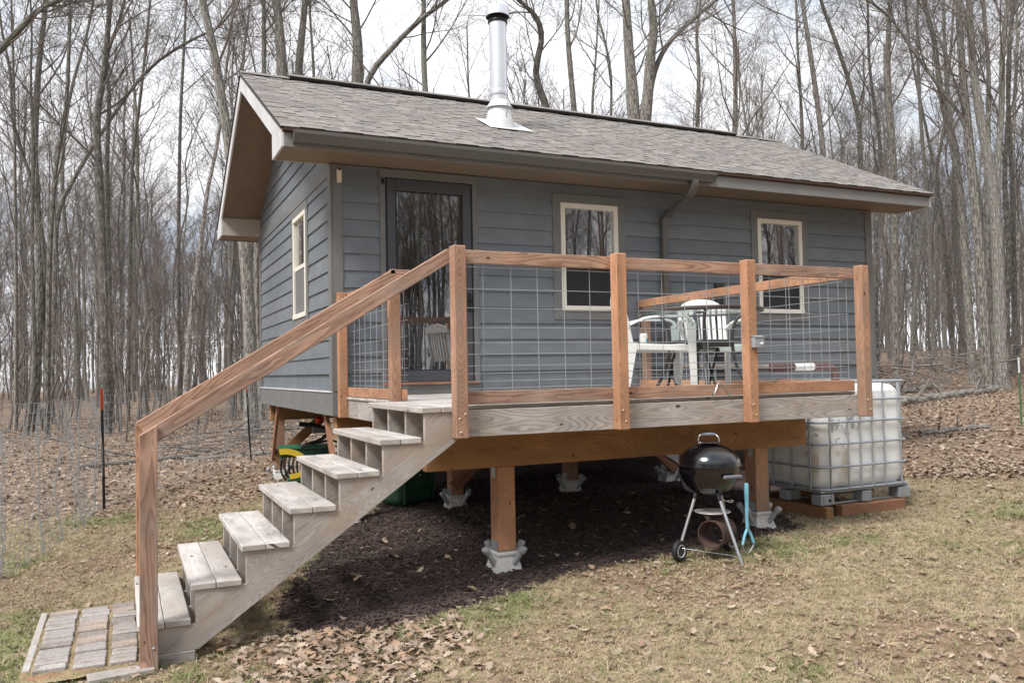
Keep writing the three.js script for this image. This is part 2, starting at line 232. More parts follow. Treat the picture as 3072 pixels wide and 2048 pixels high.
// ---------- brick path and its timber edging ----------
{
  const bm = [[160, 154, 150], [150, 144, 140], [166, 158, 153], [152, 138, 128], [140, 131, 125]].map((c, i) => speckle(140 + i, c, 0.35, { rough: 0.95, bump: 0.004, fine: 0.3, spot: [118, 104, 88], spotK: 0.5, n: 256 }));
  const bed = new THREE.PlaneGeometry(0.72, 1.55, 24, 40); bed.rotateX(-Math.PI / 2); bed.translate(-2.11, 0, 2.55); const p = bed.attributes.position; for (let i = 0; i < p.count; i++) p.setY(i, groundH(p.getX(i), p.getZ(i)) + 0.022 + 0.008 * noise(p.getX(i) * 30, p.getZ(i) * 30, 4)); bed.computeVertexNormals();
  const path = struct('path', bed, speckle(146, [128, 112, 84], 0.6, { rough: 1, bump: 0.01, fine: 0.5 }));
  const cols = [[-2.41, -2.232, 0.1], [-2.214, -2.04, 0.13], [-2.022, -1.875, 0.13]];
  cols.forEach(([xa, xb, d], ci) => { for (let z = 1.85 + ci * 0.0, k = 0; z < 3.16; k++) { const dd = d * (0.9 + R() * 0.25), w = xb - xa; const g = new RoundedBoxGeometry(w - 0.002 - R() * 0.008, 0.06, dd - 0.006, 1, 0.008); put('paver', worldUV(g, 1.3), pick(bm), path, [(xa + xb) / 2 + (R() - 0.5) * 0.012, groundH((xa + xb) / 2, z) + 0.006 + R() * 0.012, z + dd / 2], [(R() - 0.5) * 0.03, (R() - 0.5) * 0.06, (R() - 0.5) * 0.03]); z += dd + 0.004; } });
  const y = 0.0; tag(ext('edging_timber', -2.465, -2.425, y - 0.06, y + 0.035, 1.86, 3.12, 2, pick(treadWood), scene), 'weathered pale edging timber along the left side of the brick path', 'timber');
  const e2 = ext('edging_timber', -2.43, -2.1, y - 0.06, y + 0.025, 3.2, 3.24, 0, brownWood[1], scene); tag(e2, 'reddish brown edging timber across the near end of the brick path', 'timber'); e2.rotation.y = 0.1;
  const e3 = ext('loose_plank', -2.13, -1.8, y - 0.03, y + 0.03, 3.3, 3.42, 0, grayWood[1], scene); tag(e3, 'short grey weathered plank lying in front of the near newel post', 'plank'); e3.rotation.y = 0.12;
}
// ---------- cabin ----------
const CL = 7.62, CW = 4.877, SK = 0.1778, Y0 = 3.6;      // length, depth, siding exposure, level of siding line 0
const RZ = -CW / 2, RY = 5.51, RS = 0.503, roofY = (z) => RY - RS * Math.abs(z - RZ);
const cabin = thing('cabin', 'small slate blue cabin with grey shingle gable roof raised on wooden posts', 'cabin');
const doorO = [0.496, 1.609, 1.47, 3.81], win1 = [2.55, 3.533, 2.224, 3.69], win2 = [5.473, 6.44, 2.227, 3.68], winL = [2.745, 3.722, 2.22, 3.675];   // openings with trim: along, along, y, y
const frontM = new THREE.Matrix4(), leftM = new THREE.Matrix4().makeRotationY(-Math.PI / 2).setPosition(0, 0, -CW), rightM = new THREE.Matrix4().makeRotationY(Math.PI / 2).setPosition(CL, 0, 0), backM = new THREE.Matrix4().makeRotationY(Math.PI).setPosition(CL, 0, -CW);
function subtract(x0, x1, y0, y1, holes) {
  let xs = [x0, x1]; for (const h of holes) for (const e of [h[0], h[1]]) if (e > x0 && e < x1) xs.push(e); xs.sort((a, b) => a - b); const out = [];
  for (let i = 0; i < xs.length - 1; i++) {
    const m = (xs[i] + xs[i + 1]) / 2; let segs = [[y0, y1]];
    for (const h of holes) if (m > h[0] && m < h[1]) segs = segs.flatMap(([a, b]) => (h[2] >= b || h[3] <= a ? [[a, b]] : [[a, Math.max(a, h[2])], [Math.min(b, h[3]), b]].filter(([p, q]) => q - p > 0.004)));
    for (const [a, b] of segs) { const last = out[out.length - 1]; if (last && Math.abs(last[1] - xs[i]) < 1e-6 && Math.abs(last[2] - a) < 1e-6 && Math.abs(last[3] - b) < 1e-6) last[1] = xs[i + 1]; else out.push([xs[i], xs[i + 1], a, b]); }
  }
  return out;
}
function plank(M, parent, b0, b1, t0, t1, y0, y1, yb) {     // trapezoid board, proud at its lower edge
  const d = (y) => 0.023 - 0.015 * ((y - yb) / SK), g = new GB(), ou = R() * 2, ov = R();
  const pt = (x, y, o) => [x, y, o ? d(y) : 0.001], uv = (p) => [p[0] / 2 + ou, p[1] / 0.36 + ov], q = (a, b, c, e) => g.quad(a, b, c, e, [a, b, c, e].map(uv));
  q(pt(b0, y0, 1), pt(b1, y0, 1), pt(t1, y1, 1), pt(t0, y1, 1)); q(pt(b0, y0, 0), pt(b1, y0, 0), pt(b1, y0, 1), pt(b0, y0, 1)); q(pt(t0, y1, 1), pt(t1, y1, 1), pt(t1, y1, 0), pt(t0, y1, 0));
  q(pt(b0, y0, 0), pt(b0, y0, 1), pt(t0, y1, 1), pt(t0, y1, 0)); q(pt(b1, y0, 1), pt(b1, y0, 0), pt(t1, y1, 0), pt(t1, y1, 1));
  put('siding_plank', g.build(true).applyMatrix4(M), pick(sidingMat), parent);
}
function sheath(name, M, len, y0, y1, holes, gable) {
  const hs = holes.map((h) => [h[0] + 0.05, h[1] - 0.05, h[2] + 0.05, h[3] - 0.06]);
  const gs = subtract(0.002, len - 0.002, y0, y1, hs).map(([a, b, c, e]) => moved(new THREE.BoxGeometry(b - a, e - c, 0.12), (a + b) / 2, (c + e) / 2, -0.06));
  if (gable) { const s = new THREE.Shape([[0.002, y1], [len - 0.002, y1], [len / 2, RY - 0.16]].map((p) => new THREE.Vector2(...p))); gs.push(moved(new THREE.ExtrudeGeometry(s, { depth: 0.12, bevelEnabled: false }), 0, 0, -0.12)); }
  return put(name, merge(gs).applyMatrix4(M), sidingMat[0], cabin);
}
const wallF = sheath('front_wall', frontM, CL, 1.3, 3.95, [doorO, win1, win2]), wallL = sheath('gable_wall', leftM, CW, 1.3, 4.12, [winL], true), wallR = sheath('gable_wall', rightM, CW, 1.3, 4.12, [], true), wallB = sheath('rear_wall', backM, CL, 1.3, 3.95, []);
function courses(M, wall, len, k0, k1, holes, top, c0) {
  for (let k = k0; k <= k1; k++) {
    const yb = Y0 - SK * k, y1 = Math.min(yb + SK + 0.012, top), y0 = yb; if (y1 - y0 < 0.01) continue;
    for (let [a, b, c, d] of subtract(c0, len - c0, y0, y1, holes)) { const L = b - a; if (L > 3.2) { const j = a + L * (0.35 + 0.3 * R()); plank(M, wall, a, j - 0.001, a, j - 0.001, c, d, yb); plank(M, wall, j + 0.001, b, j + 0.001, b, c, d, yb); } else plank(M, wall, a, b, a, b, c, d, yb); }
  }
}
const CB = 0.1;   // corner board width
courses(frontM, wallF, CL, -1, 11, [doorO, win1, win2], 3.80, CB);
courses(leftM, wallL, CW, 0, 11, [winL], 3.69, CB); courses(rightM, wallR, CW, 0, 11, [], 3.69, CB);
// gable siding above the band board
for (const [M, wall] of [[leftM, wallL], [rightM, wallR]]) for (let k = 0; k < 10; k++) { const y0 = 3.787 + SK * k, y1 = y0 + SK, w = (y) => Math.min(CW / 2, (RY - 0.2 - y) / RS); if (w(y0) < 0.1) break; plank(M, wall, CW / 2 - w(y0), CW / 2 + w(y0), CW / 2 - Math.max(0.02, w(y1)), CW / 2 + Math.max(0.02, w(y1)), y0, y1, y0); }
// trim boards: s along the wall, d out from it
function trim(M, name, s0, s1, y0, y1, d0, d1, parent = cabin, mat = trimMat, ch = 0.002) { const a = s1 - s0 > y1 - y0 ? 0 : 1; return put(name, moved(beam(s1 - s0, y1 - y0, d1 - d0, a, ch, 2, 0.36), (s0 + s1) / 2, (y0 + y1) / 2, (d0 + d1) / 2).applyMatrix4(M), mat, parent); }
for (const s of [[0, CB], [CL - CB, CL]]) trim(frontM, 'corner_board', s[0], s[1], 1.466, 3.80, 0.001, 0.03);
for (const M of [leftM, rightM]) { for (const s of [[-0.026, CB - 0.002], [CW - CB + 0.002, CW + 0.026]]) trim(M, 'corner_board', s[0], s[1], 1.466, 3.80, 0.002, 0.028); trim(M, 'band_board', CB, CW - CB, 3.69, 3.785, 0.001, 0.027); }
trim(frontM, 'skirt_board', -0.024, CL + 0.024, 1.215, 1.462, 0.001, 0.024); for (const M of [leftM, rightM]) { trim(M, 'skirt_board', 0, CW, 1.215, 1.452, 0.001, 0.023); trim(M, 'drip_strip', -0.02, CW + 0.02, 1.453, 1.468, 0.001, 0.034, cabin, rakeMat); }
trim(backM, 'skirt_board', 0, CL, 1.215, 1.462, 0.001, 0.024);
// floor, ceiling, inside
put('floor', moved(new THREE.BoxGeometry(CL - 0.25, 0.2, CW - 0.25), CL / 2, 1.37, -CW / 2), plain([58, 46, 40], 0.8), cabin); put('ceiling', moved(new THREE.BoxGeometry(CL - 0.25, 0.05, CW - 0.25), CL / 2, 3.9, -CW / 2), plain([80, 70, 62], 0.9), cabin);
for (const [x0, x1, z0, z1] of [[0.13, CL - 0.13, -CW + 0.121, -CW + 0.14], [0.121, 0.14, -CW + 0.14, -2.3], [CL - 0.14, CL - 0.121, -CW + 0.14, -0.13]]) put('inner_lining', moved(new THREE.BoxGeometry(x1 - x0, 2.4, z1 - z0), (x0 + x1) / 2, 2.67, (z0 + z1) / 2), plain([64, 52, 44], 0.9), cabin);
// glass, windows, door
const glass = new THREE.MeshPhysicalMaterial({ color: 0xffffff, transmission: 1, thickness: 0, roughness: 0.0, ior: 2.2, specularIntensity: 1 });
const frameMat = plain([224, 219, 208], 0.55), curtainMat = speckle(150, [112, 92, 88], 0.2, { rough: 0.95, fine: 0.2 }), screenMat = plain([40, 42, 46], 0.9), gasket = plain([30, 30, 32], 0.7);
function windowUnit(M, o, curtain, label) {
  const [a, b, c, d] = o, t = 0.1, w = new THREE.Group(); w.name = 'window'; w.userData.label = label; cabin.add(w);
  trim(M, 'trim_board', a, b, d - t, d, 0.001, 0.032, w); trim(M, 'trim_board', a, b, c, c + t, 0.001, 0.03, w); trim(M, 'trim_board', a, a + t, c + t, d - t, 0.001, 0.03, w); trim(M, 'trim_board', b - t, b, c + t, d - t, 0.001, 0.03, w);
  const A = a + t + 0.002, B = b - t - 0.002, C = c + t + 0.002, D = d - t - 0.002, f = 0.058, mid = (C + D) / 2 - 0.01;
  trim(M, 'frame_jamb', A, A + f, C + f, D - f, -0.06, 0.036, w, frameMat, 0.004); trim(M, 'frame_jamb', B - f, B, C + f, D - f, -0.06, 0.036, w, frameMat, 0.004); trim(M, 'frame_head', A, B, D - f, D, -0.06, 0.038, w, frameMat, 0.004); trim(M, 'frame_sill', A, B, C, C + f, -0.06, 0.044, w, frameMat, 0.004);
  trim(M, 'meeting_rail', A + f, B - f, mid - 0.025, mid + 0.025, -0.045, 0.02, w, frameMat, 0.003);
  trim(M, 'pane', A + f - 0.004, B - f + 0.004, mid + 0.02, D - f + 0.004, 0.002, 0.006, w, glass, 0); trim(M, 'pane', A + f - 0.004, B - f + 0.004, C + f - 0.004, mid - 0.02, -0.034, -0.03, w, glass, 0);
  const sc = new THREE.MeshPhysicalMaterial({ color: 0x2b2d31, roughness: 0.9, transmission: 0.45, thickness: 0 }); trim(M, 'insect_screen', A + f, B - f, C + f, mid - 0.022, 0.010, 0.012, w, sc, 0);
  if (curtain) { const g = new GB(), x0 = mix(A, B, curtain[0]), x1 = mix(A, B, curtain[1]), n = 28; for (let i = 0; i < n; i++) { const xa = mix(x0, x1, i / n), xb = mix(x0, x1, (i + 1) / n), za = -0.16 + 0.018 * Math.sin(i * 1.3), zb = -0.16 + 0.018 * Math.sin((i + 1) * 1.3); g.quad([xa, C - 0.1, za], [xb, C - 0.1, zb], [xb, D + 0.1, zb], [xa, D + 0.1, za], [[xa, 0], [xb, 0], [xb, 1.5], [xa, 1.5]]); } put('curtain', g.build().applyMatrix4(M), curtainMat, w); }
  return w;
}
windowUnit(frontM, win1, [0.74, 1.02], 'front window with cream frame nearest the door, brown curtain at its right'); windowUnit(frontM, win2, [0.55, 0.9], 'front window with cream frame near the right corner'); windowUnit(leftM, winL, null, 'gable end window with cream frame');
{
  const d = new THREE.Group(); d.name = 'door'; d.userData.label = 'dark grey full glass storm door'; cabin.add(d); const dm = plain([70, 71, 77], 0.4), [a, b] = doorO;
  trim(frontM, 'trim_board', a, a + 0.06, 1.5, 3.71, 0.001, 0.03, d); trim(frontM, 'trim_board', b - 0.06, b, 1.5, 3.71, 0.001, 0.03, d); trim(frontM, 'head_board', a, b, 3.712, 3.80, 0.001, 0.034, d);
  trim(frontM, 'jamb', a + 0.062, a + 0.078, 1.54, 3.708, -0.06, 0.02, d, gasket); trim(frontM, 'jamb', b - 0.076, b - 0.062, 1.54, 3.708, -0.06, 0.02, d, gasket);
  const L = 0.576, Rr = 1.531, B0 = 1.542, T = 3.704; trim(frontM, 'stile', L, 0.669, B0, T, -0.02, 0.026, d, dm, 0.004); trim(frontM, 'stile', 1.433, Rr, B0, T, -0.02, 0.026, d, dm, 0.004); trim(frontM, 'top_rail', 0.669, 1.433, 3.582, T, -0.019, 0.025, d, dm, 0.004); trim(frontM, 'bottom_rail', 0.669, 1.433, B0, 1.66, -0.019, 0.025, d, dm, 0.004);
  for (const [x0, x1, y0, y1] of [[0.669, 0.682, 1.66, 3.582], [1.42, 1.433, 1.66, 3.582], [0.682, 1.42, 3.569, 3.582], [0.682, 1.42, 1.66, 1.673]]) trim(frontM, 'glazing_bead', x0, x1, y0, y1, 0.0, 0.02, d, gasket, 0.002);
  trim(frontM, 'pane', 0.678, 1.424, 1.668, 3.574, 0.004, 0.008, d, glass, 0);
  trim(frontM, 'sill', a + 0.02, b - 0.02, 1.513, 1.54, 0.001, 0.06, d, brownWood[1]); trim(frontM, 'kick_board', a, b, 1.40, 1.512, 0.026, 0.03, d);
  const h = put('handle', tube(curve([[1.5, 2.42, 0.03], [1.5, 2.42, 0.075], [1.44, 2.42, 0.08], [1.39, 2.415, 0.078]], 10), 0.009, 8), blackMetal, d); put('handle_plate', moved(new RoundedBoxGeometry(0.045, 0.2, 0.014, 2, 0.006), 1.497, 2.4, 0.033), blackMetal, h);
  put('hinge', moved(new THREE.BoxGeometry(0.03, 0.05, 0.02), 0.53, 3.66, 0.04), gasket, d);
  put('dark_inner_panel', moved(new THREE.BoxGeometry(0.92, 0.9, 0.04), 1.05, 2.0, -0.25), plain([18, 20, 34], 0.6), d);  // dark navy panel standing in for the unlit interior behind the lower glass
}
// ---------- roof ----------
const EO = 0.54, RO = 0.592, FB = 3.80;      // eave overhang, rake overhang, fascia bottom
{
  const roof = new THREE.Group(); roof.name = 'roof'; cabin.add(roof); const xa = -RO, xb = CL + RO + 0.03, zf = EO + 0.035, zb = -CW - EO - 0.035;
  for (const s of [1, -1]) {   // roof deck
    const ze = s > 0 ? zf : zb, sh = new THREE.Shape([[RZ, RY - 0.02], [ze, roofY(ze) - 0.02], [ze, roofY(ze) - 0.05], [RZ, RY - 0.05]].map((p) => new THREE.Vector2(-p[0], p[1])));
    put('roof_sheathing', moved(new THREE.ExtrudeGeometry(sh, { depth: xb - xa - 0.02, bevelEnabled: false }), xa + 0.01, 0, 0, 0, Math.PI / 2, 0), plain([70, 52, 40], 0.9), roof);
  }
  // eave fascia, soffit, drip edge
  for (const s of [1, -1]) {
    const z = (d) => (s > 0 ? d : -CW - d), zz = (a, b) => [Math.min(z(a), z(b)), Math.max(z(a), z(b))], e = (n, x0, x1, y0, y1, a, b, m) => { const [q, w] = zz(a, b); return put(n, moved(beam(x1 - x0, y1 - y0, w - q, 0, 0.002, 2, 0.36), (x0 + x1) / 2, (y0 + y1) / 2, (q + w) / 2), m, roof); };
    e('eave_fascia', xa + 0.002, 4.5, FB, 3.935, EO - 0.022, EO, fasciaMat); e('eave_fascia', 4.503, xb - 0.03, FB, 3.935, EO - 0.022, EO, fasciaMat); e('drip_edge', xa + 0.002, xb - 0.03, 3.936, 3.972, EO - 0.02, EO + 0.012, plain([72, 48, 42], 0.7));
    e('soffit_panel', xa + 0.025, 3.3, FB + 0.012, FB + 0.026, 0.001, EO - 0.024, soffitMat); e('soffit_panel', 3.303, xb - 0.03, FB + 0.012, FB + 0.026, 0.001, EO - 0.024, soffitMat);
  }
  // rake boards, sloped soffits and boxed eave returns at both ends
  for (const end of [0, 1]) {
    const x0 = end ? CL + RO - 0.02 : xa, th = 0.022, inner = end ? CL : 0;
    for (const s of [1, -1]) {
      const Z = (d) => (s > 0 ? d : -CW - d), ze = Z(EO + 0.002), prof = [[RZ, RY - 0.045], [ze, roofY(ze) - 0.045], [ze, FB], [Z(-0.03), FB], [Z(-0.03), roofY(Z(-0.03)) - 0.245], [RZ, RY - 0.245]];
      const sh = new THREE.Shape(prof.map(([z, y]) => new THREE.Vector2(-z, y))); put('rake_board', worldUV(moved(new THREE.ExtrudeGeometry(sh, { depth: th, bevelEnabled: false }), x0, 0, 0, 0, Math.PI / 2, 0), 0.5), rakeMat, roof);
      const so = new THREE.Shape([[RZ, RY - 0.23], [Z(-0.03), roofY(Z(-0.03)) - 0.23], [Z(-0.03), roofY(Z(-0.03)) - 0.216], [RZ, RY - 0.216]].map(([z, y]) => new THREE.Vector2(-z, y))); const w = RO - 0.024, sx = end ? CL + 0.002 : xa + 0.023;
      put('rake_soffit', worldUV(moved(new THREE.ExtrudeGeometry(so, { depth: w, bevelEnabled: false }), sx, 0, 0, 0, Math.PI / 2, 0), 0.5), soffitMat, roof);
      const zi = Z(-0.03), zi2 = Z(-0.018); put('eave_return', moved(beam(w, roofY(zi) - 0.232 - FB, 0.012, 0, 0.001, 2, 0.36), sx + w / 2, (FB + roofY(zi) - 0.232) / 2, (zi + zi2) / 2), painted(107 + end, [178, 168, 158]), roof);
      const de = new THREE.Shape([[RZ, RY - 0.012], [ze, roofY(ze) - 0.012], [ze, roofY(ze) - 0.05], [RZ, RY - 0.05]].map(([z, y]) => new THREE.Vector2(-z, y))); put('rake_edge', moved(new THREE.ExtrudeGeometry(de, { depth: 0.012, bevelEnabled: false }), end ? x0 + th + 0.002 : x0 - 0.014, 0, 0, 0, Math.PI / 2, 0), plain([52, 46, 44], 0.7), roof);
    }
  }
  // shingles
  const shm = [[130, 124, 120], [125, 119, 115], [135, 129, 124], [121, 116, 113], [131, 125, 118]].map((c, i) => { const m = speckle(160 + i, c, 0.3, { rough: 0.98, fine: 0.5, bump: 0.003, n: 256 }); m.vertexColors = true; return m; });   // vertex colours darken lower edges: bare asphalt plus painted shadow line under each tab
  const ang = Math.atan(RS), ex = 0.143, sl = (zf - RZ) / Math.cos(ang), nC = Math.floor(sl / ex), rr = rng(19), rest = [[], [], [], [], []]; let count = 0;
  const slope = (s, along, x0, x1, thick) => {     // one tab: lower edge at distance `along` up the slope from the eave
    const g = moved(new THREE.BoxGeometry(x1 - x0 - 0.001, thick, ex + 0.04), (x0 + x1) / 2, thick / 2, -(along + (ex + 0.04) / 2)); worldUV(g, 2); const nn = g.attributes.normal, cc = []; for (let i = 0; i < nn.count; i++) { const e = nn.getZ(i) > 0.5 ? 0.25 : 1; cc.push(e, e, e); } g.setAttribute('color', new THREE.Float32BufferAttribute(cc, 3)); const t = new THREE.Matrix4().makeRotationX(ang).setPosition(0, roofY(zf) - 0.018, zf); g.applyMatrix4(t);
    if (s < 0) g.applyMatrix4(new THREE.Matrix4().makeRotationY(Math.PI).setPosition(CL, 0, -CW)); return g;
  };
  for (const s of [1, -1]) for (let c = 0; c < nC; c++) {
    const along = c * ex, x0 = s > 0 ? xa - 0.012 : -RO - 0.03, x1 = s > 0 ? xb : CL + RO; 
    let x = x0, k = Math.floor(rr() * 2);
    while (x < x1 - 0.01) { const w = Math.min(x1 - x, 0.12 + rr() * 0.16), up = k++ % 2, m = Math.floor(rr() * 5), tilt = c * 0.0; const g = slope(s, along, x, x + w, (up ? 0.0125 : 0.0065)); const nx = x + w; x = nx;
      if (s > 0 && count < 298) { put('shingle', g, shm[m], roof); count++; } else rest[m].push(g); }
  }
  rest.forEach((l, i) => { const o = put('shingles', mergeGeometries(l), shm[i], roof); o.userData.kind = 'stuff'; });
  // ridge caps and vent
  const cap = (n, x0, x1, w, t, y, m) => { for (const s of [1, -1]) { const g = moved(new THREE.BoxGeometry(x1 - x0, t, w), (x0 + x1) / 2, 0, 0); g.translate(0, t / 2, s * w / 2 * 0.985); g.rotateX(s * ang); g.translate(0, y, RZ); worldUV(g, 2); g.setAttribute('color', new THREE.Float32BufferAttribute(new Array(g.attributes.position.count * 3).fill(1), 3)); put(n, g, m, roof); } };
  cap('ridge_vent', 0.0, 7.25, 0.15, 0.034, RY + 0.012, blackMetal); for (let x = 0.0; x < 7.2; x += 0.29) cap('ridge_cap', x, Math.min(7.25, x + 0.287), 0.152, 0.006, RY + 0.05, pick(shm)); for (const [a, b] of [[xa - 0.01, 0.0], [7.25, xb]]) for (let x = a; x < b - 0.02; x += 0.29) cap('ridge_cap', x, Math.min(b, x + 0.287), 0.15, 0.008, RY + 0.006, pick(shm));
}
// ---------- gutter and downspout ----------
{
  const gm = plain([94, 91, 88], 0.35), pr = [[0, 0], [0.075, 0], [0.082, 0.03], [0.118, 0.078], [0.118, 0.108], [0.108, 0.108], [0.112, 0.08], [0.077, 0.034], [0.07, 0.005], [0.004, 0.005], [0.004, 0.11], [0, 0.11]];
  const g = new THREE.ExtrudeGeometry(new THREE.Shape(pr.map(([z, y]) => new THREE.Vector2(-z, y))), { depth: 4.92, bevelEnabled: false }); const gut = put('gutter', moved(g, -0.49, 3.832, EO + 0.001, 0, Math.PI / 2, 0), gm, cabin);
  for (const x of [-0.492, 4.43]) { const e = new THREE.ExtrudeGeometry(new THREE.Shape([[0, 0], [0.076, 0], [0.12, 0.08], [0.12, 0.11], [0, 0.11]].map(([z, y]) => new THREE.Vector2(-z, y))), { depth: 0.003, bevelEnabled: false }); put('end_cap', moved(e, x, 3.832, EO + 0.0005, 0, Math.PI / 2, 0), gm, gut); }
  const flat = (pts, hw, ht, parent, name, m) => { const G = new GB(), n = pts.length, rows = pts.map((p, i) => { const a = pts[Math.max(0, i - 1)], b = pts[Math.min(n - 1, i + 1)], ty = b[1] - a[1], tz = b[2] - a[2], l = Math.hypot(ty, tz), ny = tz / l, nz = -ty / l; return [[-1, -1], [1, -1], [1, 1], [-1, 1]].map(([s, t]) => [p[0] + s * hw, p[1] + t * ny * ht, p[2] + t * nz * ht]); }); for (let i = 0; i < n - 1; i++) for (let k = 0; k < 4; k++) { const e = (k + 1) % 4; G.quad(rows[i][k], rows[i][e], rows[i + 1][e], rows[i + 1][k]); } return put(name, G.build(true), m, parent); };
  const ds = new THREE.Group(); ds.name = 'downspout'; cabin.add(ds);
  flat([[4.14, 3.85, 0.6], [4.14, 3.79, 0.6]], 0.042, 0.03, ds, 'outlet', gm);
  const el = [[4.14, 3.80, 0.6], [4.135, 3.74, 0.585], [4.13, 3.70, 0.55], [4.12, 3.665, 0.5]]; flat(el, 0.045, 0.033, ds, 'elbow', gm); flat([[4.12, 3.67, 0.51], [4.09, 3.53, 0.15]], 0.041, 0.029, ds, 'offset_pipe', gm); flat([[4.09, 3.54, 0.16], [4.085, 3.5, 0.09], [4.08, 3.45, 0.062], [4.08, 3.38, 0.058]], 0.045, 0.033, ds, 'elbow', gm); flat([[4.08, 3.40, 0.058], [4.08, 1.68, 0.058]], 0.041, 0.03, ds, 'pipe', gm);
  for (let i = 0; i < 5; i++) { put('crimp', moved(new THREE.BoxGeometry(0.094, 0.006, 0.07), 4.138 - i * 0.003, 3.77 - i * 0.022, 0.597 - i * 0.018, 0.35 + i * 0.18), gm, ds); }
}
// ---------- flue ----------
{
  const ch = new THREE.Group(); ch.name = 'chimney'; ch.position.set(2.25, 0, -0.75); cabin.add(ch); const lathe = (pts, n = 40) => new THREE.LatheGeometry(pts.map((p) => new THREE.Vector2(...p)), n), yr = roofY(-0.75);
  put('flue_pipe', lathe([[0.1, 4.86], [0.105, 4.86], [0.105, 5.945], [0.1, 5.945]]), steel, ch); put('pipe_band', lathe([[0.105, 5.02], [0.113, 5.02], [0.113, 5.09], [0.105, 5.09]]), steel, ch);
  put('cap_collar', lathe([[0.1, 5.930], [0.118, 5.930], [0.122, 5.945], [0.118, 5.960], [0.1, 5.960]]), plain([58, 58, 62], 0.4, { metalness: 0.8 }), ch); put('cap_throat', lathe([[0.085, 5.955], [0.085, 6.025]]), plain([40, 40, 42], 0.6), ch); put('cap_skirt', lathe([[0.07, 6.050], [0.13, 6.010], [0.146, 6.003], [0.146, 6.010], [0.13, 6.025]]), plain([48, 48, 50], 0.5, { metalness: 0.6 }), ch); put('cap', lathe([[0.146, 6.005], [0.148, 6.015], [0.142, 6.115], [0.13, 6.135], [0.001, 6.147]]), steel, ch);
  const fm = speckle(170, [222, 222, 222], 0.15, { metal: 0.3, rough: 0.4 }); put('storm_collar', lathe([[0.108, 4.96], [0.112, 4.945], [0.168, 4.865], [0.17, 4.858], [0.164, 4.86], [0.108, 4.94]]), fm, ch); put('flashing_cone', lathe([[0.13, 4.9], [0.205, yr - 0.12]]), fm, ch);
  const fg = moved(new RoundedBoxGeometry(0.56, 0.006, 0.56, 1, 0.002), 0.06, 0, 0); const pp = fg.attributes.position; for (let i = 0; i < pp.count; i++) { const x = pp.getX(i); if (x > 0.3) pp.setY(i, pp.getY(i) - 0.0); } fg.rotateX(Math.atan(RS)); put('flashing_plate', moved(fg, 0, yr + 0.012, 0), fm, ch); put('seam', moved(new THREE.BoxGeometry(0.012, 0.27, 0.004), 0.02, 4.75, 0.175, 0.26), galv, ch);
}
// ---------- posts, beams and braces under the cabin ----------
const capMat = plain([172, 174, 176], 0.6);
function footing(parent, x, z, gy, post = 0.07) {
  const sh = new THREE.CylinderGeometry(0.105, 0.175, 0.17, 4, 1), fg = moved(sh, x, gy + 0.045, z, 0, Math.PI / 4).toNonIndexed(); fg.computeVertexNormals(); const f = put('footing', worldUV(fg, 2), concrete, parent);
  put('footing_collar', worldUV(moved(new RoundedBoxGeometry(post * 2 + 0.03, 0.03, post * 2 + 0.03, 2, 0.01), x, gy + 0.137, z)), concrete, f);
  for (const [sx, sz] of [[-1, 0.35], [0.55, 1], [1, -0.3], [-0.3, -1]]) { const l = Math.hypot(sx, sz), dx = sx / l, dz = sz / l; put('pin', tube([[x + dx * 0.09, gy + 0.05, z + dz * 0.09], [x + dx * 0.175, gy + 0.165, z + dz * 0.175]], 0.021, 12), capMat, f); put('pin_cap', tube([[x + dx * 0.168, gy + 0.155, z + dz * 0.168], [x + dx * 0.195, gy + 0.192, z + dz * 0.195]], 0.028, 14), capMat, f); }
  for (const s of [-1, 1]) put('post_base', moved(new THREE.BoxGeometry(0.003, 0.09, post * 1.5), x + s * (post + 0.003), gy + 0.19, z), galv, f); put('base_plate', moved(new THREE.BoxGeometry(post * 2 + 0.008, 0.006, post * 2 + 0.008), x, gy + 0.155, z), galv, f); return f;
}
{
  const bh = 0.24; for (const z of [-0.15, -4.4]) ext('beam', 0.04, CL - 0.04, 1.215 - bh, 1.213, z - 0.07, z + 0.07, 0, brownWood[0], cabin);
  for (const z of [-0.15, -4.4]) for (const x of [0.17, 1.36, 2.8, 4.2, 5.7, 7.4]) { const gy = groundH(x, z) - (z > -1 ? 0.0 : 0.02); ext('support_post', x - 0.07, x + 0.07, gy + 0.159, 1.213 - bh, z - 0.07, z + 0.07, 1, pick(postWood), cabin); footing(cabin, x, z, gy); }
  for (const [x, z, s] of [[0.17, -4.4, 1], [0.17, -0.15, -1]]) { const b = put('brace', beam(0.04, 1.05, 0.09, 1), pick(brownWood), cabin, [x - 0.1, 0.82, z + s * 0.3]); b.rotation.x = s * 0.6; }
  for (const [x, z, s] of [[0.17, -4.4, 1], [1.36, -0.15, 1], [4.2, -0.15, -1], [2.8, -4.4, 1]]) { const b = put('brace', beam(0.14, 1.0, 0.04, 1), pick(brownWood), cabin, [x + s * 0.32, 0.72, z + 0.09]); b.rotation.z = -s * 0.85; }
  const ls = put('loose_brace', beam(0.14, 0.5, 0.04, 1), grayWood[1], cabin, [3.95, 0.66, 0.1]); ls.rotation.set(-0.5, 0, 0.9);
}
// small sensor on the corner board
{ const s = thing('motion_sensor', 'small cream box fixed high on the cabin corner board beside the door', 'sensor'); put('housing', moved(new RoundedBoxGeometry(0.05, 0.14, 0.035, 3, 0.012), 0.066, 3.68, 0.045), plain([226, 216, 196], 0.5), s); put('lens', moved(new RoundedBoxGeometry(0.03, 0.02, 0.012, 2, 0.004), 0.066, 3.742, 0.06), gasket, s); }
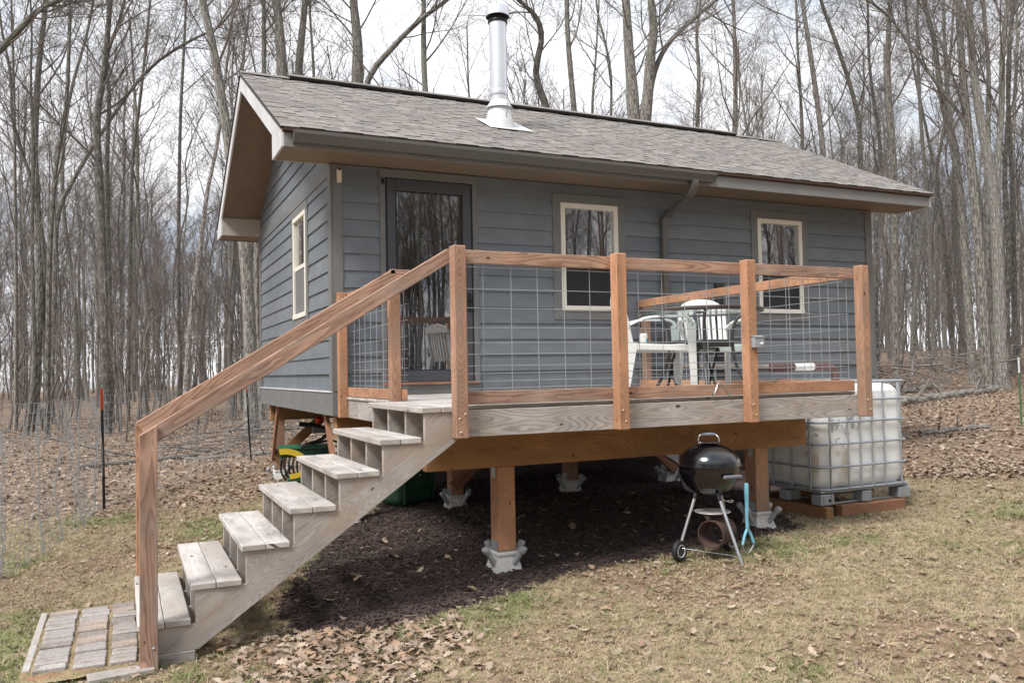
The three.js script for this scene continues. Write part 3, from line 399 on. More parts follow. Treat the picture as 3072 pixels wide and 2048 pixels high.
// ---------- deck ----------
const DY = 1.409, ZR = 3.283, ZP = 3.372, XL = 0.115, XR = 3.717, PT = 2.479, PB = 1.199;
const deck = thing('deck', 'raised wooden deck with wire mesh railing in front of the cabin', 'deck');
{
  // floor boards run along x
  const gap = 0.006, w = 0.1395, n = Math.floor((ZR + 0.01 - 0.03) / (w + gap)); for (let i = 0; i < n; i++) { const z = 0.034 + i * (w + gap); ext('deck_board', XL - 0.015, XR + 0.04, DY - 0.026, DY, z, z + w, 0, pick(treadWood), deck, 0.004); }
  ext('rim_joist', XL, 1.33, 1.2, DY - 0.028, ZR - 0.038, ZR, 0, grayWood[0], deck); ext('rim_joist', 1.332, 2.53, 1.2, DY - 0.028, ZR - 0.038, ZR, 0, grayWood[0], deck); ext('rim_joist', 2.532, XR + 0.03, 1.2, DY - 0.028, ZR - 0.038, ZR, 0, grayWood[0], deck);
  ext('rim_joist', XL, XL + 0.038, 1.2, DY - 0.028, 0.04, ZR - 0.04, 2, grayWood[1], deck); ext('rim_joist', XR - 0.008, XR + 0.03, 1.2, DY - 0.028, 0.04, ZR - 0.04, 2, grayWood[1], deck);
  for (let x = 0.5; x < 3.6; x += 0.406) ext('joist', x, x + 0.038, 1.2, DY - 0.028, 0.04, ZR - 0.04, 2, brownWood[0], deck);
  ext('girder', 0.05, 2.42, 0.914, 1.198, 2.61, 2.7, 0, brownWood[0], deck); ext('girder', 2.422, 3.7, 0.914, 1.198, 2.61, 2.7, 0, brownWood[0], deck);
  for (const x of [0.688, 3.18]) { const gy = mulchH(x, 2.62) - 0.015; ext('support_post', x - 0.072, x + 0.072, gy + 0.159, 0.912, 2.55, 2.694, 1, postWood[x > 2 ? 1 : 0], deck); const f = footing(deck, x, 2.622, gy, 0.074); put('post_cap', moved(new THREE.BoxGeometry(0.012, 0.1, 0.05), x - 0.079, 0.88, 2.64), galv, f); }
  // rail posts
  const px = [0.118, 1.374, 2.574, 3.806]; px.forEach((x, i) => { const p = ext('rail_post', x - 0.089, x, PB, PT, ZR + 0.001, ZP, 1, postWood[[2, 0, 0, 1][i]], deck, 0.006); for (const [dx, y] of i ? [[0.03, 1.34], [0.055, 1.26]] : [[0.025, 1.33], [0.03, 1.24], [0.065, 1.36]]) put('bolt', moved(new THREE.SphereGeometry(0.008, 10, 6), x - 0.089 + dx - p.position.x, y - p.position.y, ZP - p.position.z, 0.2), plain([206, 200, 160], 0.35, { metalness: 0.7 }), p); });
  ext('rail_post', 0.026, XL - 0.001, PB, PT - 0.01, 0.03, 0.119, 1, postWood[0], deck, 0.006); ext('rail_post', 0.026, XL - 0.001, PB, PT - 0.04, 1.832, 1.921, 1, postWood[1], deck, 0.006); ext('rail_post', 3.72, 3.806, PB, PT - 0.02, 0.034, 0.123, 1, postWood[1], deck, 0.006);
  // rails
  const zr0 = ZR - 0.038, cuts = [0.03, 1.33, 2.53, 3.83]; for (let i = 0; i < 3; i++) { ext('top_rail', cuts[i] + 0.001, cuts[i + 1] - 0.001, 2.374, 2.463, zr0, ZR, 0, cedar[[0, 0, 2][i]], deck); ext('bottom_rail', cuts[i] + (i ? 0.001 : 0.12), (i === 2 ? 3.7 : cuts[i + 1]) - 0.001, 1.416, 1.505, zr0, ZR, 0, cedar[[2, 0, 1][i]], deck); }
  ext('top_rail', XL, XL + 0.038, 2.374, 2.463, 0.03, 1.96, 2, cedar[1], deck); ext('bottom_rail', XL, XL + 0.038, 1.416, 1.505, 0.03, 1.96, 2, cedar[1], deck);
  ext('top_rail', XR - 0.036, XR + 0.002, 2.374, 2.463, 0.03, zr0 - 0.001, 2, cedar[1], deck); ext('bottom_rail', XR - 0.036, XR + 0.002, 1.416, 1.505, 0.03, zr0 - 0.001, 2, cedar[1], deck);
  // welded wire panels
  const hy = [2.355, 2.205, 2.072, 1.938, 1.835, 1.757, 1.677, 1.623, 1.572, 1.522];
  const panel = (mk, a, b, start, step) => { const p = new THREE.Group(); p.name = 'wire_panel'; deck.add(p); for (const y of hy) { const n = 8, pts = []; for (let i = 0; i <= n; i++) pts.push(mk(mix(a, b, i / n), y + (R() - 0.5) * 0.004, 0)); put('wire', tube(pts, 0.0027, 6), wireMat, p); } for (let s = start; s < b; s += step) { const q = (R() - 0.5) * 0.01; put('wire', tube([mk(s, 1.44, 0.005), mk(s + q * 0.5, 1.9, 0.005), mk(s + q, 2.44, 0.005)], 0.0027, 6), wireMat, p); } return p; };
  panel((s, y, o) => [s, y, zr0 - 0.006 + o], 0.06, 3.7, 0.287, 0.2115); panel((s, y, o) => [XL + 0.044 - o, y, s], 0.04, 1.95, 0.24, 0.205); panel((s, y, o) => [XR - 0.042 - o, y, s], 0.04, 3.2, 0.2, 0.2115);
}
{ // tool hook wired to the bottom rail and metal box on the third post
  const b = thing('metal_box', 'small galvanised steel box screwed to the third railing post', 'box'); put('body', moved(new RoundedBoxGeometry(0.098, 0.085, 0.045, 2, 0.006), 2.555, 1.826, ZP + 0.024), galv, b); put('lid', moved(new THREE.BoxGeometry(0.104, 0.004, 0.056), 2.555, 1.873, ZP + 0.027, 0.25), galv, b); put('knob', moved(new THREE.SphereGeometry(0.012, 12, 8), 2.572, 1.815, ZP + 0.05), plain([222, 222, 224], 0.35), b);
  const h = thing('wire_hook', 'bent steel wire hook hanging over the bottom rail by the third post', 'hook'); put('hanger', tube([[2.19, 1.405, ZR + 0.012], [2.2, 1.44, ZR + 0.014], [2.25, 1.52, ZR + 0.004], [2.26, 1.535, ZR - 0.03], [2.265, 1.52, ZR + 0.004], [2.33, 1.445, ZR + 0.014], [2.34, 1.41, ZR + 0.012]], 0.003, 6), chrome, h);
  const f = [[2.185, 1.425], [2.342, 1.43]]; for (const [x, y] of f) put('clip', moved(new THREE.BoxGeometry(0.011, 0.034, 0.006), x, y, ZR + 0.016, 0, 0, 0.15), chrome, h);
}
// ---------- staircase ----------
{
  const st = thing('staircase', 'weathered wooden staircase with open risers and handrails leading up to the deck', 'staircase'), X = (k) => -2.166 + 0.283 * k, Yt = (k) => DY - 0.1938 * (7 - k);
  const poly = [[-1.86, 0.065], [-1.86, Yt(1) - 0.039]]; for (let k = 1; k < 7; k++) poly.push([X(k + 1) + 0.03, Yt(k) - 0.039], [X(k + 1) + 0.03, Yt(k + 1) - 0.039]); poly.push([XL - 0.002, Yt(7) - 0.039], [XL - 0.002, 1.215], [-1.558, 0.065]);
  const ang = Math.atan2(0.1938, 0.283), sh = new THREE.Shape(poly.map((p) => new THREE.Vector2(...p)));
  for (const z of [ZR - 0.04, 2.84, 2.42, 2.0]) { const g = new THREE.ExtrudeGeometry(sh, { depth: 0.036, bevelEnabled: true, bevelSize: 0.0015, bevelThickness: 0.001, bevelSegments: 1 }); g.translate(0, 0, z); const p = g.attributes.position, u = g.attributes.uv, o = z; for (let i = 0; i < p.count; i++) { const x = p.getX(i), y = p.getY(i); u.setXY(i, (x * Math.cos(ang) + y * Math.sin(ang)) / 2.4 + o, (-x * Math.sin(ang) + y * Math.cos(ang)) / 0.3 + o * 3 + p.getZ(i)); } put('stringer', g, stringerWood[0], st); }
  for (let k = 1; k <= 7; k++) for (const b of [0, 1]) { const x = X(k) + b * 0.1435, e = k === 7 && b ? XL - 0.018 - x : 0.14; ext('tread_board', x, x + e, Yt(k) - 0.038, Yt(k) + (R() - 0.5) * 0.002, 1.98 + R() * 0.004, 3.292 + R() * 0.004, 2, pick(treadWood), st, 0.005); }
  ext('base_block', -1.84, -1.575, -0.05, 0.063, 3.2, 3.29, 0, grayWood[1], st, 0.006);
  const ra = Math.atan(0.61);
  for (const [z0, z1, zr, far] of [[ZR + 0.0025, ZP, ZR - 0.0405, 0], [1.888, 1.976, 1.978, 1]]) {
    const sh2 = new THREE.Shape([[-1.868, -0.08], [-1.779, -0.08], [-1.779, 1.366 - far * 0.01], [-1.868, 1.312 - far * 0.01]].map((p) => new THREE.Vector2(...p))), g = new THREE.ExtrudeGeometry(sh2, { depth: z1 - z0 - 0.006, bevelEnabled: true, bevelSize: 0.003, bevelThickness: 0.003, bevelSegments: 1 }); g.translate(0, 0, z0 + 0.003); const p = g.attributes.position, u = g.attributes.uv, n = g.attributes.normal; for (let i = 0; i < p.count; i++) u.setXY(i, p.getY(i) / 2.4 + far * 0.4, (Math.abs(n.getX(i)) > 0.5 ? p.getZ(i) : p.getX(i)) / 0.3 + 0.2); put('newel_post', g, cedar[far ? 1 : 2], st);
    const L = 2.21 + far * 0.02, m = put('handrail', beam(L, 0.089, 0.038, 0, 0.005), cedar[far ? 0 : 2], st); m.position.set(-0.92 + far * 0.0 + 0.5 * 0.089 * Math.sin(ra), 1.882 + 0.01 - 0.0445 * Math.cos(ra) + far * 0.012, zr + 0.019); m.rotation.z = ra;
    put('bolt', moved(new THREE.SphereGeometry(0.008, 8, 6), -1.8, 0.13, z1), galv, st);
  }
  ext('rail_cap', 0.005, 0.17, 2.44, 2.478, 1.975, 2.016, 0, cedar[2], st);
}
// ---------- kettle grill ----------
{
  const gx = 2.15, gz = 3.27, gy = groundH(gx, gz), gr = thing('kettle_grill', 'black kettle charcoal grill on three legs under the front edge of the deck', 'grill'); gr.position.set(gx, gy, gz); gr.rotation.y = -0.436;
  const en = new THREE.MeshPhysicalMaterial({ color: 0x0b0b10, roughness: 0.22, clearcoat: 0.9, clearcoatRoughness: 0.08 }), lathe = (p, n = 48) => new THREE.LatheGeometry(p.map((e) => new THREE.Vector2(...e)), n), y = 0.70;
  const bowl = [], lid = []; for (let i = 0; i <= 14; i++) { const t = (i / 14) * Math.PI / 2; bowl.push([0.232 * Math.sin(t) + 0.001, y - 0.225 * Math.cos(t)]); lid.push([0.237 * Math.cos(t) + 0.001, y + 0.012 + 0.165 * Math.sin(t)]); }
  bowl.push([0.24, y], [0.24, y + 0.008], [0.228, y + 0.008]); lid.unshift([0.232, y + 0.004], [0.242, y + 0.004]);
  const B = put('bowl', lathe(bowl), en, gr), L = put('lid', lathe(lid), en, gr), gm = plain([104, 106, 112], 0.5);
  put('lid_handle', tube(curve([[-0.075, y + 0.165, 0], [-0.08, y + 0.21, 0], [-0.055, y + 0.243, 0], [0.055, y + 0.243, 0], [0.08, y + 0.21, 0], [0.075, y + 0.165, 0]], 20), 0.006, 8), chrome, L); put('heat_shield', moved(new THREE.CylinderGeometry(0.085, 0.1, 0.006, 24), 0, y + 0.184, 0), chrome, L); put('handle_grip', moved(new RoundedBoxGeometry(0.11, 0.02, 0.028, 2, 0.009), 0, y + 0.243, 0), gm, L);
  put('side_handle', moved(new RoundedBoxGeometry(0.16, 0.03, 0.03, 3, 0.014), 0.12, y - 0.06, 0.225, 0, 0.35), gm, B); put('vent', moved(new THREE.CylinderGeometry(0.035, 0.035, 0.006, 20), -0.13, y + 0.14, 0.06, 0.4, 0, 0.5), chrome, L);
  const lm = plain([198, 200, 203], 0.3, { metalness: 0.9 }), sock = plain([34, 34, 36], 0.6), top = y - 0.2; 
  const legs = [[[0.03, top, 0.12], [0.155, 0.0, 0.29], 0], [[-0.12, top, 0.05], [-0.27, 0.1, 0.12], 1], [[0.1, top, -0.09], [0.2, 0.1, -0.22], 1]];
  legs.forEach(([a, b, wh]) => { const l = put('leg', tube([a, b], 0.0125, 12), lm, gr); put('leg_socket', tube([a, [mix(a[0], b[0], 0.1), mix(a[1], b[1], 0.1), mix(a[2], b[2], 0.1)]], 0.016, 10), sock, l); });
  const ax = [[-0.27, 0.08, 0.12], [0.2, 0.08, -0.22]]; for (let i = 0; i < 2; i++) { const w = put('wheel', moved(new THREE.TorusGeometry(0.062, 0.022, 12, 32), ...ax[i], 0, 0.75, 0), sock, gr); put('hub_cap', moved(new THREE.CylinderGeometry(0.05, 0.05, 0.028, 28), ...ax[i], Math.PI / 2, 0, 0.0).applyMatrix4(new THREE.Matrix4()), plain([58, 58, 60], 0.6), w); }
  for (const w of gr.children.filter((c) => c.name === 'wheel')) for (const c of w.children) c.geometry = moved(moved(new THREE.CylinderGeometry(0.05, 0.05, 0.03, 28), 0, 0, 0, Math.PI / 2), ...ax[gr.children.filter((e) => e.name === 'wheel').indexOf(w)], 0, 0.75, 0);
  gr.children.filter((c) => c.name === 'wheel').forEach((w, i) => put('wheel_ring', moved(moved(new THREE.TorusGeometry(0.045, 0.004, 8, 32), 0, 0, 0.017), ...ax[i], 0, 0.75, 0), plain([206, 206, 204], 0.5), w));
  put('axle', tube(ax, 0.006, 8), lm, gr); put('ash_pan', lathe([[0.001, 0.335], [0.09, 0.338], [0.135, 0.352], [0.138, 0.358], [0.13, 0.356], [0.001, 0.343]]), speckle(181, [196, 194, 190], 0.3, { metal: 0.4, rough: 0.5, spot: [110, 106, 100] }), gr, [0.01, 0, 0.02]);
  const rk = put('bottom_rack', tube([[-0.25, 0.1, 0.12], [0.14, 0.06, 0.26], [0.19, 0.1, -0.2], [-0.25, 0.1, 0.12]], 0.003, 6), chrome, gr); for (let i = 1; i < 5; i++) put('rack_wire', tube([[mix(-0.25, 0.14, i / 5), mix(0.1, 0.06, i / 5), mix(0.12, 0.26, i / 5)], [mix(-0.25, 0.19, i / 5), 0.1, mix(0.12, -0.2, i / 5)]], 0.002, 5), chrome, rk);
  put('hook', tube(curve([[0.03, 0.47, 0.13], [0.09, 0.45, 0.14], [0.14, 0.455, 0.14], [0.13, 0.44, 0.14], [0.06, 0.46, 0.13]], 12), 0.003, 6), chrome, gr);
  const po = thing('rusty_pipe_section', 'open rusty red clay coloured cylinder lying on the rack under the grill', 'pipe'), G = new THREE.CylinderGeometry(0.105, 0.105, 0.24, 32, 1, true); put('wall', moved(G, 0, 0, 0, Math.PI / 2, 0, 0), speckle(182, [80, 58, 53], 0.4, { rough: 0.9, spot: [62, 44, 40] }), po).material.side = THREE.DoubleSide; put('inner_wall', moved(new THREE.CylinderGeometry(0.098, 0.098, 0.24, 32, 1, true), 0, 0, 0, Math.PI / 2), po.children[0].material, po); const rg = new THREE.RingGeometry(0.098, 0.105, 32); put('rim', moved(rg, 0, 0, 0.1195), po.children[0].material, po); po.position.set(gx + 0.02, gy + 0.2, gz + 0.05); po.rotation.y = -1.1;
  const sp = thing('blue_handled_scoop', 'pale blue plastic handled garden scoop hanging on the right side of the grill', 'scoop'), bl = plain([120, 178, 196], 0.45); put('handle', tube(curve([[2.36, 0.75, 3.44], [2.352, 0.6, 3.45], [2.345, 0.5, 3.455], [2.352, 0.4, 3.45]], 14), [0.016, 0.018, 0.018, 0.017, 0.016, 0.015, 0.014, 0.014, 0.014, 0.013, 0.012, 0.012, 0.013, 0.014, 0.014], 10), bl, sp); for (const s of [-1, 1]) put('fork_arm', tube(curve([[2.352, 0.41, 3.45], [2.352 + s * 0.03, 0.36, 3.452], [2.352 + s * 0.055, 0.29, 3.455]], 8), 0.011, 8), bl, sp);
  put('wire_scoop', tube(curve([[2.3, 0.29, 3.455], [2.32, 0.235, 3.45], [2.36, 0.225, 3.45], [2.41, 0.29, 3.455]], 12), 0.004, 6), galv, sp);
}
// ---------- water tote ----------
{
  const t = thing('water_tote', 'white plastic water tote in a galvanised cage right of the deck', 'water tank'), x0 = 3.96, x1 = 5.16, z0 = 1.6, z1 = 2.6, yb = 0.315, cx = (x0 + x1) / 2, cz = (z0 + z1) / 2;
  const N = 1024, tm = tex(N, N, (i, j) => { const u = i / N * 2, v = j / N * 2, f = fbm(u * 4, v * 4, 301, 5, 8, 8), d = fbm(u * 14, v * 14, 303, 4, 28, 28), st = fbm(u * 9, v * 1.2, 305, 4, 18, 2); let c = mix3([248, 248, 247], [234, 234, 232], f); c = mix3(c, [126, 134, 146], sstep(0.6, 0.68, d) * sstep(0.48, 0.6, fbm(u * 1.5, v * 1.5, 309, 3, 3, 3)) * 0.6); c = mix3(c, [170, 148, 112], sstep(0.56, 0.74, st) * sstep(0.5, 0.66, f) * 0.4); return c; });
  const bm = new THREE.MeshStandardMaterial({ map: tm, roughness: 0.4 });
  put('bottle', worldUV(moved(new RoundedBoxGeometry(1.14, 1.0, 0.94, 6, 0.13), cx, yb + 0.63, cz), 0.55), bm, t); put('bottle_top', worldUV(moved(new RoundedBoxGeometry(0.9, 0.06, 0.7, 3, 0.025), cx, yb + 1.12, cz), 0.55), bm, t);
  const lid = put('lid', moved(new THREE.CylinderGeometry(0.085, 0.09, 0.06, 28), x0 + 0.17, yb + 1.16, cz - 0.1), plain([176, 34, 28], 0.5), t);
  const cage = new THREE.Group(); cage.name = 'cage'; t.add(cage); const ring = (y, r = 0.0115, inset = 0) => { const p = [], c = 0.12, X0 = x0 + inset, X1 = x1 - inset, Z0 = z0 + inset, Z1 = z1 - inset; for (const [a, b, s] of [[X1 - c, Z1 - c, 0], [X0 + c, Z1 - c, 1], [X0 + c, Z0 + c, 2], [X1 - c, Z0 + c, 3]]) for (let i = 0; i <= 6; i++) { const th = (s + i / 6) * Math.PI / 2; p.push([a + Math.cos(th) * c, y, b + Math.sin(th) * c]); } p.push(p[0]); put('cage_bar', tube(p, r, 8), galv, cage); };
  for (const y of [0.15, 0.36, 0.575, 0.78, 0.985]) ring(yb + y); ring(yb + 1.155, 0.0125); 
  const vb = (x, z) => { const p = []; for (let i = 0; i <= 20; i++) { const y = yb + 0.15 + i * 0.05; const d = [0.15, 0.36, 0.575, 0.78, 0.985, 1.15].reduce((m, e) => Math.min(m, Math.abs(yb + e - y)), 1), o = d < 0.03 ? 0.004 : -0.003; p.push([x + (z === z1 || z === z0 ? 0 : Math.sign(x - cx) * o), y, z + (z === z1 || z === z0 ? Math.sign(z - cz) * o : 0)]); } put('cage_bar', tube(p, 0.0105, 8), galv, cage); };
  for (const x of [0.13, 0.36, 0.52, 0.68, 0.84, 1.07]) { vb(x0 + x, z1); vb(x0 + x, z0); } for (const z of [0.13, 0.37, 0.63, 0.87]) { vb(x0, z0 + z); vb(x1, z0 + z); }
  const pal = new THREE.Group(); pal.name = 'pallet'; t.add(pal); put('tray', moved(new RoundedBoxGeometry(1.17, 0.02, 0.97, 2, 0.009), cx, yb + 0.128, cz), galv, pal);
  for (const x of [x0 + 0.09, cx, x1 - 0.09]) for (const z of [z0 + 0.07, cz, z1 - 0.07]) { const fgeo = new RoundedBoxGeometry(x === cx ? 0.12 : 0.17, 0.105, 0.13, 2, 0.012), f = put('pallet_foot', moved(worldUV(fgeo), x, yb + 0.055, z), galv, pal); if (z > 2.4 && x < 4.2) put('bolt_hole', moved(new THREE.CylinderGeometry(0.014, 0.014, 0.004, 16), x + 0.02, yb + 0.05, z + 0.067, Math.PI / 2), gasket, f); for (const q of [-0.05, 0.05]) put('rib', moved(new THREE.BoxGeometry(0.012, 0.09, 0.008), x + q * (x === cx ? 0.7 : 1), yb + 0.055, z + 0.068), galv, f); }
  for (const z of [z0 + 0.07, cz, z1 - 0.07]) put('runner', tube([[x0 + 0.02, yb + 0.008, z], [x1 - 0.02, yb + 0.008, z]], 0.01, 8), galv, pal);
  tag(ext('sleeper_timber', 4.2, 5.04, 0.17, yb - 0.006, 2.53, 2.62, 0, brownWood[1], scene, 0.004), 'reddish brown timber under the front edge of the white water tote', 'timber'); tag(ext('sleeper_timber', 4.0, 5.1, 0.17, yb - 0.006, 1.64, 1.73, 0, brownWood[0], scene, 0.004), 'brown timber under the rear edge of the white water tote', 'timber'); tag(ext('sleeper_timber', 3.98, 4.07, 0.16, yb - 0.007, 1.75, 2.64, 2, brownWood[0], scene, 0.004), 'short timber under the left edge of the white water tote', 'timber');
  // hose from the downspout
  const hp = thing('filler_pipe', 'gutter pipe running from the downspout to a brown ribbed elbow over the tote', 'pipe'), gm = plain([118, 112, 106], 0.45), br = plain([92, 66, 64], 0.6), y = 1.625;
  put('grey_run', tube([[4.08, 1.68, 0.07], [4.07, 1.655, 0.14], [3.92, y, 1.9], [3.95, y, 1.98]], 0.036, 10), gm, hp); const rib = (a, b, n, r) => { const p = [], q = []; for (let i = 0; i <= n; i++) { p.push([mix(a[0], b[0], i / n), mix(a[1], b[1], i / n), mix(a[2], b[2], i / n)]); q.push(r * (i % 2 ? 1.08 : 0.94)); } return new GB().sweep(p, q, 16).build(); };
  put('ribbed_sleeve', rib([3.93, y, 2.0], [4.24, y, 2.0], 18, 0.042), br, hp); put('white_coupling', tube([[4.24, y, 2.0], [4.5, y, 2.0]], 0.038, 16), whitePlastic, hp); put('ribbed_sleeve', rib([4.5, y, 2.0], [4.66, y, 2.0], 10, 0.042), br, hp); const e = curve([[4.65, y, 2.0], [4.72, y - 0.004, 2.0], [4.775, y - 0.03, 2.0], [4.8, y - 0.08, 2.0], [4.81, y - 0.17, 2.0]], 18); put('elbow', new GB().sweep(e, e.map((_, i) => 0.042 * (i % 2 ? 1.07 : 0.95)), 16).build(), br, hp);
  const bp = thing('black_vent_pipe', 'tall black pipe with a cap standing behind the right railing', 'pipe'); put('pipe', tube([[4.66, 0.2, 0.35], [4.66, 2.6, 0.35]], 0.058, 20), blackMetal, bp); put('cap', moved(new THREE.CylinderGeometry(0.066, 0.066, 0.09, 24), 4.66, 2.61, 0.35), blackMetal, bp);
}
// ---------- deck furniture ----------
function resinChair(label, x, z, turn) {
  const c = thing('plastic_chair', label, 'chair', 'white plastic chairs on the deck'); c.position.set(x, DY, z); c.rotation.y = turn; const m = whitePlastic;   // faces +z
  put('seat', (() => { const g = new RoundedBoxGeometry(0.46, 0.03, 0.44, 3, 0.014), p = g.attributes.position; for (let i = 0; i < p.count; i++) p.setY(i, p.getY(i) - 0.02 * Math.cos(p.getX(i) * 5) + 0.05 * p.getZ(i)); g.computeVertexNormals(); return moved(g, 0, 0.42, 0.02); })(), m, c);
  const top = new THREE.Shape(); top.moveTo(-0.225, 0); top.bezierCurveTo(-0.2, 0.09, -0.09, 0.115, 0, 0.115); top.bezierCurveTo(0.09, 0.115, 0.2, 0.09, 0.225, 0); top.lineTo(-0.225, 0);
  put('back_crest', moved(new THREE.ExtrudeGeometry(top, { depth: 0.018, bevelEnabled: true, bevelSize: 0.004, bevelThickness: 0.004, bevelSegments: 2, curveSegments: 16 }), 0, 0.775, -0.315, -0.2), m, c);
  for (let i = 0; i < 7; i++) { const t = (i - 3) / 3; put('back_slat', moved(new RoundedBoxGeometry(0.036, 0.37, 0.012, 2, 0.005), t * 0.165, 0.61, -0.268 + 0.015 * t * t, -0.2, 0, -t * 0.03), m, c); }
  for (const s of [-1, 1]) {
    put('back_upright', moved(new RoundedBoxGeometry(0.035, 0.4, 0.03, 2, 0.01), s * 0.215, 0.61, -0.262, -0.2, 0, s * -0.04), m, c);
    put('armrest', (() => { const p = curve([[s * 0.235, 0.60, -0.25], [s * 0.265, 0.655, -0.12], [s * 0.275, 0.665, 0.1], [s * 0.27, 0.655, 0.24], [s * 0.262, 0.6, 0.275]], 18), g = new GB(); p.forEach((q, i) => { for (const [a, b] of [[-0.028, -0.008], [0.028, -0.008], [0.024, 0.01], [-0.024, 0.01]]) g.v(q[0] + a, q[1] + b, q[2] + (i > 14 ? b : 0)); if (i) for (let k = 0; k < 4; k++) { const A = (i - 1) * 4 + k, B = (i - 1) * 4 + ((k + 1) % 4); g.i.push(A, B, B + 4, A, B + 4, A + 4); } }); return g.build(true); })(), m, c);
    const leg = (a, b, w) => put('leg', (() => { const g = new GB(); for (const [p, k] of [[a, 1], [b, 0.7]]) for (const [u, v] of [[-1, -1], [1, -1], [1, 1], [-1, 1]]) g.v(p[0] + u * w * 0.55 * k, p[1], p[2] + v * w * k); for (let k = 0; k < 4; k++) { const e = (k + 1) % 4; g.i.push(k, k + 4, e, e, k + 4, e + 4); } g.i.push(0, 1, 2, 0, 2, 3, 4, 6, 5, 4, 7, 6); return g.build(true); })(), m, c);
    leg([s * 0.262, 0.61, 0.27], [s * 0.268, 0, 0.285], 0.034); leg([s * 0.225, 0.45, -0.22], [s * 0.245, 0, -0.3], 0.036); put('side_apron', moved(new RoundedBoxGeometry(0.025, 0.055, 0.46, 2, 0.01), s * 0.23, 0.405, 0.02, 0.04), m, c);
  }
  put('front_apron', moved(new RoundedBoxGeometry(0.48, 0.06, 0.025, 2, 0.01), 0, 0.395, 0.25), m, c); return c;
}
resinChair('white plastic armchair behind the round glass table, its slatted back to the cabin wall', 3.06, 2.2, -0.35);
resinChair('white plastic armchair left of the round glass table, partly hidden by the second railing post', 2.24, 2.42, 1.2);
{
  const t = thing('patio_table', 'round glass patio table with dark rim and curved metal legs on the deck', 'table'); t.position.set(2.62, DY, 2.6); const gl = new THREE.MeshPhysicalMaterial({ color: new THREE.Color(0.84, 0.93, 0.93), transmission: 0.8, roughness: 0.15, thickness: 0, ior: 1.5 }), rm = plain([88, 82, 80], 0.5, { metalness: 0.2 });
  put('glass_top', moved(new THREE.CylinderGeometry(0.515, 0.515, 0.006, 64), 0, 0.715, 0), gl, t); put('rim', new THREE.LatheGeometry([[0.51, 0.7], [0.535, 0.702], [0.537, 0.728], [0.53, 0.734], [0.51, 0.724], [0.508, 0.7]].map((p) => new THREE.Vector2(...p)), 64), rm, t); put('umbrella_ring', moved(new THREE.TorusGeometry(0.028, 0.008, 10, 24), 0, 0.712, 0, Math.PI / 2), blackMetal, t);
  const lm = plain([84, 84, 86], 0.4, { metalness: 0.4 }); for (let i = 0; i < 4; i++) { const a = 0.55 + i * Math.PI / 2, p = curve([[0.47, 0.702], [0.36, 0.69], [0.29, 0.6], [0.27, 0.44], [0.3, 0.24], [0.38, 0.08], [0.44, 0.004]].map(([r, y]) => [Math.cos(a) * r, y, Math.sin(a) * r]), 26); put('leg', tube(p, 0.0145, 10), lm, t); }
  put('brace_ring', moved(new THREE.TorusGeometry(0.262, 0.014, 10, 48), 0, 0.45, 0, Math.PI / 2), lm, t); for (const a of [0.55, 0.55 + Math.PI / 2]) put('cross_bar', moved(new RoundedBoxGeometry(0.53, 0.05, 0.02, 2, 0.005), 0, 0.43, 0, 0, -a, 0), plain([52, 50, 50], 0.5), t); put('center_socket', moved(new THREE.CylinderGeometry(0.03, 0.03, 0.08, 20), 0, 0.43, 0), blackMetal, t);
  const ch = thing('folding_stool', 'low dark slatted folding stool half hidden under the glass table', 'stool'); ch.position.set(2.78, DY, 2.25); ch.rotation.y = -0.35; for (let i = 0; i < 6; i++) put('slat', moved(new RoundedBoxGeometry(0.42, 0.014, 0.045, 1, 0.004), 0, 0.4, -0.14 + i * 0.056), plain([56, 52, 50], 0.6), ch); for (const s of [-1, 1]) { put('side_bar', moved(new THREE.BoxGeometry(0.02, 0.03, 0.34), s * 0.2, 0.38, 0), plain([40, 38, 38], 0.6), ch); put('leg', tube([[s * 0.18, 0.37, -0.14], [s * 0.18, 0, 0.16]], 0.012, 8), blackMetal, ch); put('leg', tube([[s * 0.195, 0.37, 0.14], [s * 0.195, 0, -0.16]], 0.012, 8), blackMetal, ch); }
  const j = thing('plastic_jug', 'small white plastic jug with a teal label hung by the rear railing post', 'jug'); put('body', moved(new THREE.LatheGeometry([[0.001, 0], [0.045, 0], [0.052, 0.01], [0.052, 0.1], [0.04, 0.12], [0.03, 0.125]].map((p) => new THREE.Vector2(...p)), 28), 3.63, 1.93, 0.22), whitePlastic, j); put('label', moved(new THREE.CylinderGeometry(0.0535, 0.0535, 0.05, 28, 1, true, 0, 2), 3.63, 1.965, 0.22), plain([70, 170, 180], 0.5), j); put('bail', tube(curve([[3.585, 2.05, 0.22], [3.6, 2.12, 0.22], [3.66, 2.12, 0.2], [3.675, 2.05, 0.22]], 12), 0.003, 6), wireMat, j);
}
